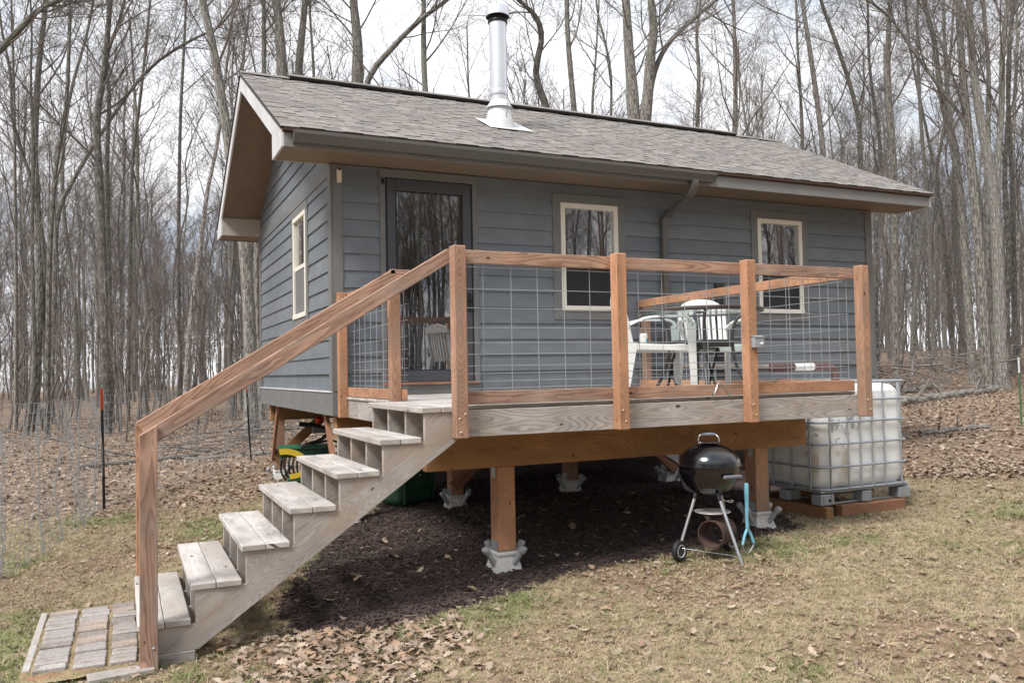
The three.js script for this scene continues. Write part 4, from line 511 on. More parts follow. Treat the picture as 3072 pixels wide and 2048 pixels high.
// ---------- things kept under the cabin ----------
{
  const x = 0.36, z = -3.72, gy = groundH(x, z), t = thing('garden_tiller', 'green and yellow garden tiller with black tines parked under the cabin', 'tiller'); t.position.set(x, gy, z); t.rotation.y = -0.2;
  const gn = plain([22, 98, 70], 0.5), ye = plain([206, 176, 48], 0.5), bk = blackMetal;
  put('hood', moved(new RoundedBoxGeometry(0.72, 0.03, 0.5, 2, 0.01), 0.05, 0.5, 0), gn, t); put('hood_side', moved(new RoundedBoxGeometry(0.72, 0.12, 0.02, 2, 0.006), 0.08, 0.43, 0.22), plain([12, 58, 44], 0.5), t); put('skid', moved(new RoundedBoxGeometry(0.6, 0.05, 0.5, 2, 0.012), 0.12, 0.06, 0), gn, t);
  const arc = (r0, r1, a0, a1, cx, cy) => { const s = new THREE.Shape(); s.absarc(cx, cy, r1, a0, a1, false); s.absarc(cx, cy, r0, a1, a0, true); return new THREE.ExtrudeGeometry(s, { depth: 0.04, bevelEnabled: false, curveSegments: 24 }); };
  put('upper_guard', moved(arc(0.34, 0.42, 0.35, 1.75, -0.22, 0.08), 0, 0, 0.22), ye, t); put('lower_guard', moved(arc(0.5, 0.57, 4.75, 5.6, -0.22, 0.62), 0.05, 0.02, 0.22), ye, t);
  for (let i = 0; i < 7; i++) put('tine', tube(curve([[-0.24 + i * 0.055, 0.42, 0.2], [-0.27 + i * 0.055, 0.3, 0.24], [-0.26 + i * 0.055, 0.16, 0.24], [-0.2 + i * 0.055, 0.05, 0.2]], 8), 0.014, 7), bk, t); put('engine', moved(new RoundedBoxGeometry(0.34, 0.3, 0.32, 3, 0.04), 0.3, 0.26, 0), plain([34, 36, 52], 0.5), t);
  for (const s of [-1, 1]) { put('handlebar', tube(curve([[0.0, 0.5, s * 0.16], [0.3, 0.6, s * 0.18], [0.4, 0.72, s * 0.22], [0.2, 0.8, s * 0.24], [0.0, 0.82, s * 0.24]], 18), 0.014, 8), bk, t); put('grip', tube([[0.16, 0.805, s * 0.24], [-0.02, 0.825, s * 0.24]], 0.022, 10), plain([30, 32, 36], 0.8), t); }
  put('seat_pad', moved(new RoundedBoxGeometry(0.12, 0.36, 0.34, 4, 0.05), 0.62, 0.66, 0.1), bk, t); put('red_cap', moved(new THREE.SphereGeometry(0.055, 16, 12), 0.26, 0.88, 0.1), plain([200, 40, 26], 0.4), t); put('fuel_box', moved(new RoundedBoxGeometry(0.2, 0.1, 0.16, 2, 0.02), 0.26, 0.74, 0.05), plain([104, 108, 116], 0.5), t); put('control_bar', tube([[0.0, 0.52, 0.25], [0.42, 0.6, 0.27], [0.6, 0.54, 0.27]], 0.016, 8), bk, t);
}
{
  const x = 0.98, z = -0.75, gy = groundH(x, z), t = thing('green_bin', 'dark green ribbed plastic bin lying under the cabin behind the staircase', 'bin'), m = plain([14, 70, 44], 0.5); t.position.set(x, gy, z); t.rotation.y = 0.35;
  put('body', moved(new RoundedBoxGeometry(0.5, 0.56, 0.5, 5, 0.09), 0, 0.3, 0), m, t); put('base_ring', moved(new THREE.TorusGeometry(0.17, 0.014, 8, 32), 0, 0.32, 0.252), m, t); put('base_panel', moved(new RoundedBoxGeometry(0.2, 0.2, 0.03, 2, 0.02), 0, 0.32, 0.25), m, t); for (const s of [-1, 1]) put('rib', moved(new RoundedBoxGeometry(0.03, 0.5, 0.03, 2, 0.01), s * 0.2, 0.3, 0.25), m, t); put('axle_cap', moved(new THREE.SphereGeometry(0.014, 10, 8), 0, 0.36, 0.27), galv, t);
  const wx = 4.04, wz = 0.81, wy = mulchH(wx, wz), w = thing('white_tub', 'round white plastic tub standing on the mulch behind the grill', 'tub'); w.position.set(wx, wy, wz); put('body', new THREE.LatheGeometry([[0.001, 0], [0.2, 0.0], [0.26, 0.05], [0.3, 0.2], [0.31, 0.4], [0.3, 0.46], [0.27, 0.5], [0.001, 0.52]].map((p) => new THREE.Vector2(...p)), 40), whitePlastic, w); put('rim', moved(new THREE.TorusGeometry(0.302, 0.014, 8, 40), 0, 0.44, 0, Math.PI / 2), whitePlastic, w);
}
// ---------- trees ----------
function bark(seed, light, dark, lichen) {
  const N = 512, h = (i, j) => { const u = i / N, v = j / N, w = 0.35 * fbm(u * 6, v * 5, seed, 3, 6, 5); const r = Math.abs(noise((u + w * 0.25) * 22, v * 5, seed + 2, 22, 5) - 0.5) * 2; return clamp(r * 0.75 + 0.35 * fbm(u * 30, v * 14, seed + 4, 3, 30, 14)); };
  const map = tex(N, N, (i, j) => { const k = h(i, j); let c = mix3(dark, light, sstep(0.12, 0.6, k)); c = mix3(c, lichen, sstep(0.54, 0.66, fbm(i / N * 11, j / N * 8, seed + 8, 5, 11, 8)) * 0.4); const g = 0.85 + 0.3 * noise(i / N * 90, j / N * 90, seed + 9, 90, 90); return c.map((e) => e * g); });
  return new THREE.MeshStandardMaterial({ map, bumpMap: tex(N, N, (i, j) => { const e = 255 * h(i, j); return [e, e, e]; }, false), bumpScale: 0.02, roughness: 1 });
}
const barks = [bark(201, [148, 143, 137], [86, 81, 76], [168, 171, 152]), bark(211, [126, 121, 116], [68, 64, 61], [142, 148, 128]), bark(221, [156, 152, 146], [94, 89, 84], [128, 134, 114])], birch = bark(231, [206, 202, 196], [96, 86, 80], [150, 140, 130]);
const twigs = [plain([120, 113, 108], 1), plain([108, 101, 96], 1), plain([128, 121, 116], 1)];
const vadd = (a, b, k = 1) => [a[0] + b[0] * k, a[1] + b[1] * k, a[2] + b[2] * k];
function shoot(gb, rr, p, dir, len, r, seg, sides, wob, up, taper = 0.25) {
  const pts = [p], rad = [r]; let d = dir.slice(), q = p;
  for (let i = 1; i <= seg; i++) { d = [d[0] + (rr() - 0.5) * wob, d[1] + (rr() - 0.5) * wob + up, d[2] + (rr() - 0.5) * wob]; const l = Math.hypot(...d); d = d.map((e) => e / l); q = vadd(q, d, len / seg); pts.push(q); rad.push(r * mix(1, taper, i / seg)); }
  gb.sweep(pts, rad, sides, 1, 1.2, 0, false); return { pts, rad, d };
}
const along = (pts, rad, t) => { const s = t * (pts.length - 1), i = Math.min(pts.length - 2, Math.floor(s)), f = s - i; return { p: [0, 1, 2].map((k) => mix(pts[i][k], pts[i + 1][k], f)), r: mix(rad[i], rad[i + 1], f), d: (() => { const e = [0, 1, 2].map((k) => pts[i + 1][k] - pts[i][k]), l = Math.hypot(...e) || 1; return e.map((x) => x / l); })() }; };
function branchOut(rr, d, spread) { const a = rr() * 6.283, b = spread * (0.7 + rr() * 0.6), u = Math.abs(d[1]) < 0.9 ? [d[2], 0, -d[0]] : [1, 0, 0], ul = Math.hypot(...u), U = u.map((e) => e / ul), V = [d[1] * U[2] - d[2] * U[1], d[2] * U[0] - d[0] * U[2], d[0] * U[1] - d[1] * U[0]], c = Math.cos(b), s = Math.sin(b); return [0, 1, 2].map((k) => d[k] * c + (U[k] * Math.cos(a) + V[k] * Math.sin(a)) * s); }
function crown(gb, rr, stem, rad, c) {
  for (let i = 0; i < c.n1; i++) {
    const t = c.first + (1 - c.first) * Math.pow((i + rr()) / c.n1, 0.85), s = along(stem, rad, Math.min(0.995, t)), L = c.len * (0.55 + 0.8 * rr()) * (1.15 - 0.6 * t), b = shoot(gb, rr, s.p, branchOut(rr, s.d, c.spread), L, Math.max(0.012, Math.min(s.r * 0.55, 0.006 + L * 0.007)), 6, 5, 0.35, c.up, 0.22);
    for (let j = 0; j < c.n2; j++) {
      const e = along(b.pts, b.rad, 0.18 + 0.8 * rr()), l2 = L * (0.28 + 0.3 * rr()), q = shoot(gb, rr, e.p, branchOut(rr, e.d, 0.75), l2, Math.max(0.007, e.r * 0.6), 4, 3, 0.45, c.up, 0.3);
      for (let k = 0; k < c.n3; k++) { const g = along(q.pts, q.rad, 0.1 + 0.9 * rr()), l3 = l2 * (0.3 + 0.4 * rr()) + 0.15, w = shoot(gb, rr, g.p, branchOut(rr, g.d, 0.7), l3, Math.max(0.0045, g.r * 0.6), 2, 3, 0.5, c.up * 0.6, 0.4); for (let m = 0; m < (c.n4 || 0); m++) { const y = along(w.pts, w.rad, 0.2 + 0.8 * rr()); shoot(gb, rr, y.p, branchOut(rr, y.d, 0.65), l3 * (0.35 + 0.4 * rr()), Math.max(0.0035, y.r * 0.7), 1, 3, 0.3, 0.05, 0.5); } }
    }
  }
}
function trunkInto(gb, rr, pts, r0, flare = 1.25) { const P = curve(pts, 26), n = P.length, rad = P.map((_, i) => r0 * (1 + (flare - 1) * Math.exp(-i * 0.8)) * mix(1, 0.28, Math.pow(i / (n - 1), 1.2)) * (1 + (rr() - 0.5) * 0.06)); gb.sweep(P, rad, 12, Math.max(1, Math.round((6.28 * r0) / 0.5)), 1.25, rr() * 6, true); return { P, rad }; }
const overhang = [[0.075, [[-4.81, 0.24, -3.93], [-4.73, 2.24, -3.82], [-4.48, 3.83, -3.63], [-3.93, 4.89, -3.34], [-3.28, 5.6, -3.0], [-3.02, 5.9, -2.87], [-2.86, 6.07, -2.79], [-2.61, 6.2, -2.67], [-2.19, 6.49, -2.46]]]];
const stems = [
  [0.117,[[-3.83,0.66,-17.26],[-3.79,3.05,-17.14],[-3.74,5.26,-17.03],[-3.58,7.46,-16.87],[-3.34,9.03,-16.70],[-3.24,11.86,-16.54],[-3.19,13.75,-16.44]]],
  [0.192,[[-2.39,0.70,-18.24],[-2.45,3.12,-18.17],[-2.53,6.48,-18.08],[-2.62,9.17,-18.01],[-2.46,10.31,-17.89],[-2.27,12.52,-17.72],[-2.08,15.21,-17.52]]],
  [0.144,[[-4.33,0.67,-25.77],[-4.21,4.36,-25.57],[-4.05,7.72,-25.36],[-3.66,8.64,-25.14],[-2.52,10.71,-24.53],[-1.06,12.78,-23.77],[0.16,13.68,-23.16],[1.30,14.33,-22.60]]],
  [0.092,[[-4.13,0.82,-20.70],[-4.14,5.39,-20.52],[-4.51,7.82,-20.60],[-4.96,9.26,-20.75],[-5.08,11.12,-20.74],[-5.28,12.20,-20.79],[-5.47,13.98,-20.80]]],
  [0.126,[[-1.81,0.39,-26.26],[-1.72,5.33,-26.02],[-1.63,9.74,-25.81],[-1.34,12.38,-25.57],[-1.01,15.90,-25.28],[-0.85,18.54,-25.09]]],
  [0.144,[[0.27,0.37,-30.26],[0.21,5.81,-30.07],[0.24,9.85,-29.90],[0.30,12.87,-29.75],[0.49,16.90,-29.50],[0.59,19.92,-29.34]]],
  [0.129,[[-0.15,0.76,-20.50],[-0.00,3.25,-20.34],[0.28,5.66,-20.11],[0.52,7.62,-19.92],[0.83,9.28,-19.71],[1.04,11.17,-19.54],[1.32,13.81,-19.30]]],
  [0.260,[[0.95,0.96,-13.36],[0.93,2.72,-13.30],[0.83,4.73,-13.27],[0.57,6.75,-13.31],[0.31,8.59,-13.36],[0.12,9.86,-13.39],[-0.12,11.12,-13.46],[-0.33,12.80,-13.49]]],
  [0.087,[[-4.94,0.69,-21.09],[-4.92,3.98,-20.94],[-4.95,7.55,-20.82],[-4.96,9.69,-20.74],[-5.02,12.55,-20.65],[-5.08,14.69,-20.59]]],
  [0.145,[[-3.60,0.55,-28.75],[-3.72,5.08,-28.62],[-4.01,7.40,-28.66],[-4.13,10.17,-28.61],[-3.83,12.94,-28.36],[-3.15,15.70,-27.94],[-2.81,18.46,-27.67]]],
  [0.137,[[-2.33,0.52,-23.19],[-2.39,4.99,-23.04],[-2.45,8.98,-22.91],[-2.38,11.37,-22.78],[-2.45,12.57,-22.76],[-1.97,14.16,-22.48],[-1.68,16.15,-22.26]]],
  [0.244,[[2.48,0.59,-17.63],[2.46,5.98,-17.43],[2.46,10.86,-17.23],[2.40,12.09,-17.21],[2.32,13.11,-17.21],[2.24,15.65,-17.15]]],
  [0.194,[[3.23,0.52,-18.94],[3.22,6.23,-18.72],[3.21,11.40,-18.52],[3.31,12.69,-18.42],[3.41,13.76,-18.33],[3.56,16.45,-18.16]]],
  [0.270,[[4.94,0.59,-18.14],[4.93,6.19,-17.92],[4.93,11.15,-17.72],[4.94,12.33,-17.68],[4.82,13.73,-17.67],[4.73,16.43,-17.61]]],
  [0.140,[[5.04,0.59,-18.09],[5.05,6.19,-17.87],[5.21,11.03,-17.60],[5.99,12.20,-17.19],[6.78,13.05,-16.79],[7.56,13.68,-16.40],[8.34,14.52,-16.00]]],
  [0.180,[[11.78,1.21,-18.24],[11.79,6.80,-18.01],[11.84,11.08,-17.82],[11.66,11.69,-17.88],[11.52,12.41,-17.92],[11.71,13.68,-17.78],[11.53,14.34,-17.84],[11.11,14.81,-18.01],[10.79,15.17,-18.15]]],
  [0.302,[[13.19,1.19,-14.27],[13.20,6.69,-14.05],[13.04,9.67,-14.00],[13.00,10.58,-13.99],[12.92,11.73,-13.98],[12.84,13.11,-13.96],[12.76,14.94,-13.93]]],
  [0.270,[[13.27,1.19,-14.23],[13.28,6.68,-14.01],[13.37,9.66,-13.85],[13.46,10.57,-13.77],[13.54,11.72,-13.69],[13.63,12.63,-13.61],[13.55,13.55,-13.61],[13.51,14.92,-13.58]]],
  [0.131,[[13.52,1.18,-14.45],[13.54,6.74,-14.22],[13.67,10.44,-14.01],[13.88,11.50,-13.87],[14.26,12.28,-13.66],[15.10,13.14,-13.24],[15.65,13.64,-12.96],[16.37,14.32,-12.60]]],
  [0.119,[[18.63,1.61,-18.34],[18.65,7.76,-18.09],[18.65,11.12,-17.95],[18.71,13.36,-17.84],[18.64,14.76,-17.82],[18.77,16.16,-17.70],[18.82,17.84,-17.61]]],
  [0.171,[[19.79,1.02,-12.86],[19.82,6.12,-12.64],[19.74,8.83,-12.57],[19.45,11.47,-12.60],[19.10,14.11,-12.66],[18.88,16.11,-12.68]]],
  [0.156,[[22.19,0.96,-13.40],[22.17,6.33,-13.20],[22.10,8.85,-13.13],[22.02,10.53,-13.10],[21.49,12.64,-13.26],[20.81,14.76,-13.49],[20.44,16.44,-13.60]]],
  [0.163,[[19.46,1.61,-9.68],[19.42,4.89,-9.56],[19.41,7.75,-9.46],[19.26,10.25,-9.43],[19.27,11.68,-9.36],[19.33,12.75,-9.30],[19.38,14.53,-9.20]]],
  [0.114,[[23.16,1.58,-11.27],[23.06,4.86,-11.18],[22.95,7.25,-11.14],[22.74,10.45,-11.11],[22.66,12.84,-11.05],[22.68,14.04,-11.00],[22.68,16.03,-10.91]]],
  [0.119,[[27.83,1.65,-14.05],[27.67,4.43,-14.02],[27.43,7.20,-14.02],[27.26,8.59,-14.04],[26.77,11.37,-14.16],[26.35,13.69,-14.26],[26.11,16.01,-14.29]]],
  [0.163,[[20.20,1.50,-7.68],[20.05,3.99,-7.65],[19.91,6.35,-7.62],[19.66,8.03,-7.67],[19.42,9.18,-7.74],[19.18,11.06,-7.77],[18.94,12.08,-7.85],[18.76,13.42,-7.88]]],
  [0.207,[[19.16,1.50,-6.51],[19.05,3.84,-6.47],[18.88,6.04,-6.46],[18.71,7.94,-6.46],[18.58,9.51,-6.46],[18.49,11.41,-6.43],[18.44,12.98,-6.39]]],
  [0.226,[[18.80,1.50,-5.85],[18.74,4.06,-5.78],[18.66,5.58,-5.75],[18.47,7.11,-5.78],[18.30,8.15,-5.82],[18.14,9.55,-5.84],[18.06,11.07,-5.81],[18.01,12.60,-5.78]]],
  [0.149,[[18.97,1.50,-5.93],[18.92,4.07,-5.85],[18.85,5.92,-5.81],[18.88,6.96,-5.76],[18.97,8.36,-5.66],[19.00,9.90,-5.59],[19.13,11.12,-5.48],[19.20,12.65,-5.38]]],
  [0.090,[[19.10,1.50,-6.54],[18.99,4.15,-6.48],[18.85,6.36,-6.46],[18.63,8.06,-6.49],[18.09,8.96,-6.71],[17.35,10.11,-7.01],[16.84,10.94,-7.22],[16.27,11.45,-7.46],[15.75,11.84,-7.69]]],
  [0.140,[[24.27,1.53,-9.09],[24.17,4.63,-9.01],[24.15,7.28,-8.92],[24.08,8.79,-8.89],[24.02,11.06,-8.83],[24.23,13.32,-8.65]]],
  [0.126,[[25.04,1.59,-13.70],[25.21,4.76,-13.50],[25.53,7.40,-13.24],[26.02,9.60,-12.93],[26.34,12.67,-12.65],[26.51,15.32,-12.47]]],
  [0.132,[[22.61,1.28,-13.19],[22.58,4.64,-13.07],[22.62,7.16,-12.95],[22.74,9.26,-12.81],[22.41,12.20,-12.85],[22.34,14.72,-12.78]]],
  overhang[0],
];
const keyTrees = [   // stems, bark, crown settings, label
  [[0], 1, { first: 0.45, n1: 12, len: 2.6 }, 'slim half dead tree with a broken stub, among the woods left of the cabin'],
  [[1], 1, { first: 0.42, n1: 20, len: 4.2 }, 'dark thick trunk forking high up, largest in the woods left of the cabin'],
  [[2], 0, { first: 0.5, n1: 14, len: 3 }, 'tree whose long pale limb slants up to the right over the left woods'],
  [[3], 1, { first: 0.35, n1: 14, len: 3 }, 'thin tree bending left near the left edge of the view'],
  [[4], 0, { first: 0.4, n1: 14, len: 3 }, 'slender upright tree right of the dark forked trunk'],
  [[5], 1, { first: 0.4, n1: 14, len: 2.8 }, 'slender upright tree left of the pale barked leaning tree'],
  [[6], 3, { first: 0.4, n1: 12, len: 2.6 }, 'pale barked tree leaning right beside the cabin gable'],
  [[7], 0, { first: 0.5, n1: 16, len: 4 }, 'thick grey trunk leaning left just behind the cabin gable'],
  [[8], 0, { first: 0.3, n1: 14, len: 2.8 }, 'thin straight tree closest to the left edge of the view'],
  [[9], 2, { first: 0.35, n1: 14, len: 3 }, 'crooked thin tree between the half dead tree and the dark forked trunk'],
  [[10], 1, { first: 0.4, n1: 16, len: 3.4 }, 'dark tree standing close against the right side of the forked trunk'],
  [[11], 0, { first: 0.5, n1: 16, len: 4 }, 'thick straight trunk rising behind the left end of the roof ridge'],
  [[12], 2, { first: 0.45, n1: 14, len: 3.4 }, 'second straight trunk behind the left end of the roof ridge'],
  [[13, 14], 0, { first: 0.5, n1: 14, len: 4 }, 'thick trunk with a heavy limb curving right, left of the flue'],
  [[15], 1, { first: 0.4, n1: 16, len: 3.6 }, 'crooked many branched tree just right of the flue'],
  [[16, 17, 18], 0, { first: 0.5, n1: 12, len: 4 }, 'big trunk splitting into three stems behind the middle of the roof'],
  [[19], 2, { first: 0.35, n1: 14, len: 2.8 }, 'thin straight trunk with a burl right of the three stemmed tree'],
  [[20], 0, { first: 0.45, n1: 14, len: 3.2 }, 'grey trunk leaning left behind the right end of the roof'],
  [[21], 1, { first: 0.4, n1: 16, len: 3.2 }, 'bushy forked tree behind the right slope of the roof'],
  [[22], 0, { first: 0.45, n1: 14, len: 3.2 }, 'straight lichen spotted trunk just beyond the right roof corner'],
  [[23], 2, { first: 0.4, n1: 12, len: 2.8 }, 'slim straight trunk second beyond the right roof corner'],
  [[24], 1, { first: 0.35, n1: 12, len: 2.8 }, 'thin left leaning trunk third beyond the right roof corner'],
  [[25], 0, { first: 0.45, n1: 14, len: 3.4 }, 'grey trunk curving left, leftmost of the thick right hand cluster'],
  [[26, 29], 0, { first: 0.5, n1: 12, len: 3.4 }, 'thick trunk with a long straight limb slanting up left over the roof corner'],
  [[27, 28], 2, { first: 0.5, n1: 14, len: 3.6 }, 'thickest lichen grey trunk forking in a narrow V near the right edge'],
  [[30], 1, { first: 0.4, n1: 12, len: 3 }, 'tree closest to the right edge of the view'],
  [[31], 2, { first: 0.4, n1: 12, len: 2.8 }, 'thin tree leaning right between the slim trunks beyond the roof corner'],
  [[32], 1, { first: 0.4, n1: 14, len: 3 }, 'narrow tree seen right beside the right cabin corner'],
  [[33], 1, { first: 0.45, n1: 10, n2: 5, n3: 4, len: 1.1, spread: 0.7 }, 'near tree whose dark limb reaches into the top left corner of the view'],
];
keyTrees.forEach(([ids, b, c, label], i) => {
  const rr = rng(400 + i * 7), tg = new GB(), cg = new GB(), t = thing('bare_tree', label, 'tree', 'bare trees of the surrounding woods'), o = stems[ids[0]][1][0], gy = groundH(o[0], o[2]); t.position.set(o[0], gy, o[2]);
  ids.forEach((id, k) => { const [r1, pts] = stems[id], r = r1 * (i < 11 ? 0.72 : i > 16 ? 0.76 : 0.92), loc = pts.map((p) => [p[0] - o[0], p[1] - gy, p[2] - o[2]]), f = loc.slice(); const b0 = f[0]; f.unshift([b0[0] * (k ? 0.15 : 1), -0.25, b0[2] * (k ? 0.15 : 1)]); const l = f[f.length - 1], m = f[f.length - 2]; f.push([l[0] + (l[0] - m[0]) * 0.6, l[1] + Math.max(1.2, (l[1] - m[1]) * 0.8), l[2] + (l[2] - m[2]) * 0.6]); const s = trunkInto(tg, rr, f, r, k ? 1.05 : 1.4); crown(cg, rr, s.P, s.rad, { spread: 0.8, up: 0.09, n2: 7, n3: 6, n4: 3, ...c }); });
  put('trunk', tg.build(), b === 3 ? birch : barks[b], t); put('crown', cg.build(), twigs[b % 3], t);
});
// tree kinds for the rest of the woods
function treeKind(seed, H, r, c) { const rr = rng(seed), tg = new GB(), cg = new GB(), lean = [(rr() - 0.5) * 1.6, (rr() - 0.5) * 1.6], pts = []; for (let i = 0; i <= 7; i++) { const t = i / 7; pts.push([lean[0] * t * t + (rr() - 0.5) * 0.28, -0.25 + t * H, lean[1] * t * t + (rr() - 0.5) * 0.28]); } const s = trunkInto(tg, rr, pts, r); crown(cg, rr, s.P, s.rad, c); return [tg.build(), cg.build()]; }
{
  const kinds = [[16, 0.105, { first: 0.4, n1: 14, n2: 6, n3: 5, len: 3.6, spread: 0.75, up: 0.1 }], [18, 0.135, { first: 0.45, n1: 15, n2: 6, n3: 5, len: 4.2, spread: 0.8, up: 0.08 }], [13, 0.07, { first: 0.35, n1: 14, n2: 5, n3: 5, len: 2.8, spread: 0.7, up: 0.12 }], [11, 0.052, { first: 0.28, n1: 13, n2: 5, n3: 5, len: 2.2, spread: 0.65, up: 0.12 }], [17, 0.11, { first: 0.5, n1: 13, n2: 6, n3: 5, len: 3.6, spread: 0.65, up: 0.13 }]].map((k, i) => treeKind(900 + i * 13, ...k));
  const words = ['slim grey', 'stout grey', 'thin grey', 'young slender', 'tall straight']; const rr = rng(55), camX = -1.948, camZ = 8.5, placed = [];
  for (let n = 0, tries = 0; n < 56 && tries < 6000; tries++) {
    const az = (-8 + rr() * 67) * Math.PI / 180, D = 25 + 34 * Math.pow(rr(), 0.8), x = camX + Math.sin(az) * D, z = camZ - Math.cos(az) * D; if (x > -2 && x < 9 && z > -9) continue; if (placed.some((p) => Math.hypot(p[0] - x, p[1] - z) < 1.5)) continue; placed.push([x, z]);
    const k = Math.floor(rr() * 5), t = thing('woodland_tree', `${words[k]} bare tree standing in the woods behind the cabin clearing`, 'tree', `${words[k]} trees deeper in the woods`); t.position.set(x, groundH(x, z), z); t.rotation.y = rr() * 6.28; const s = 0.8 + rr() * 0.45; t.scale.set(s, s * (0.9 + rr() * 0.25), s); put('trunk', kinds[k][0], barks[Math.floor(rr() * 3)], t); put('crown', kinds[k][1], twigs[Math.floor(rr() * 3)], t); n++;
  }
  // deep woods on every side, reading as one mass
  const far = [[17, 0.11, { first: 0.4, n1: 17, n2: 6, n3: 5, n4: 2, len: 4, spread: 0.75, up: 0.1 }], [14, 0.075, { first: 0.3, n1: 16, n2: 6, n3: 5, n4: 2, len: 3.2, spread: 0.7, up: 0.12 }], [19, 0.14, { first: 0.4, n1: 18, n2: 7, n3: 5, n4: 2, len: 4.8, spread: 0.85, up: 0.07 }]].map((k, i) => treeKind(1200 + i * 17, ...k)), m = new THREE.Matrix4(), q = new THREE.Quaternion(), Y = new THREE.Vector3(0, 1, 0);
  far.forEach(([tg, cg], v) => { const L = []; while (L.length < 360) { const K = L.length, a = K < 85 ? (-14 + rr() * 78) * Math.PI / 180 : K < 170 ? (110 + rr() * 140) * Math.PI / 180 : rr() * 6.283, d = K < 85 ? 58 + 60 * rr() : 24 + (K < 170 ? 36 : 95) * Math.pow(rr(), 0.62), x = camX + Math.sin(a) * d, z = camZ - Math.cos(a) * d, deg = ((a * 180) / Math.PI + 360) % 360, inView = deg < 62 || deg > 346; if (inView && d < 56) continue; if (!inView && d < 25) continue; if (Math.hypot(x - 3, z + 2) < 13) continue; L.push([x, z]); }
    [[tg, barks[v], 'trunks'], [cg, twigs[v], 'crowns']].forEach(([g, mat, w]) => { const im = new THREE.InstancedMesh(g, mat, L.length), r2 = rng(70 + v); L.forEach(([x, z], i) => { q.setFromAxisAngle(Y, r2() * 6.28); const s = 0.75 + r2() * 0.5; m.compose(new THREE.Vector3(x, groundH(x, z), z), q, new THREE.Vector3(s, s, s)); im.setMatrixAt(i, m); }); im.name = 'far_woods_' + w; im.name = numbered('far_woods'); tag(im, `massed ${['grey', 'thin', 'broad'][v]} tree ${w} of the far woods`, 'woods', null, 'stuff'); im.castShadow = im.receiveShadow = true; scene.add(im); }); });
  // saplings and undergrowth
  const sap = [[6, 0.03, { first: 0.2, n1: 12, n2: 4, n3: 3, n4: 1, len: 1.4, spread: 0.6, up: 0.12 }], [8.5, 0.04, { first: 0.25, n1: 14, n2: 4, n3: 3, n4: 1, len: 1.6, spread: 0.55, up: 0.14 }], [3, 0.014, { first: 0.05, n1: 12, n2: 4, n3: 3, len: 0.9, spread: 0.6, up: 0.1 }]].map((k, i) => treeKind(1500 + i * 11, ...k));
  sap.forEach(([tg, cg], v) => { const g = merge([tg, cg]), L = []; const inN = [430, 400, 170][v]; while (L.length < inN + 260) { const a = (L.length < inN ? -12 + rr() * 76 : 90 + rr() * 190) * Math.PI / 180, d = (L.length < inN ? 22 : 28) + 70 * Math.pow(rr(), 0.8), x = camX + Math.sin(a) * d, z = camZ - Math.cos(a) * d; if (x > -3 && x < 10 && z > -8.5) continue; L.push([x, z]); } const im = new THREE.InstancedMesh(g, twigs[v], L.length); L.forEach(([x, z], i) => { q.setFromAxisAngle(Y, rr() * 6.28); const s = 0.7 + rr() * 0.7; m.compose(new THREE.Vector3(x, groundH(x, z), z), q, new THREE.Vector3(s, s, s)); im.setMatrixAt(i, m); }); im.name = numbered('undergrowth'); tag(im, `${['thin saplings', 'tall thin saplings', 'low bare brush'][v]} filling the woods between the trunks`, 'undergrowth', null, 'stuff'); im.castShadow = im.receiveShadow = true; scene.add(im); });
}
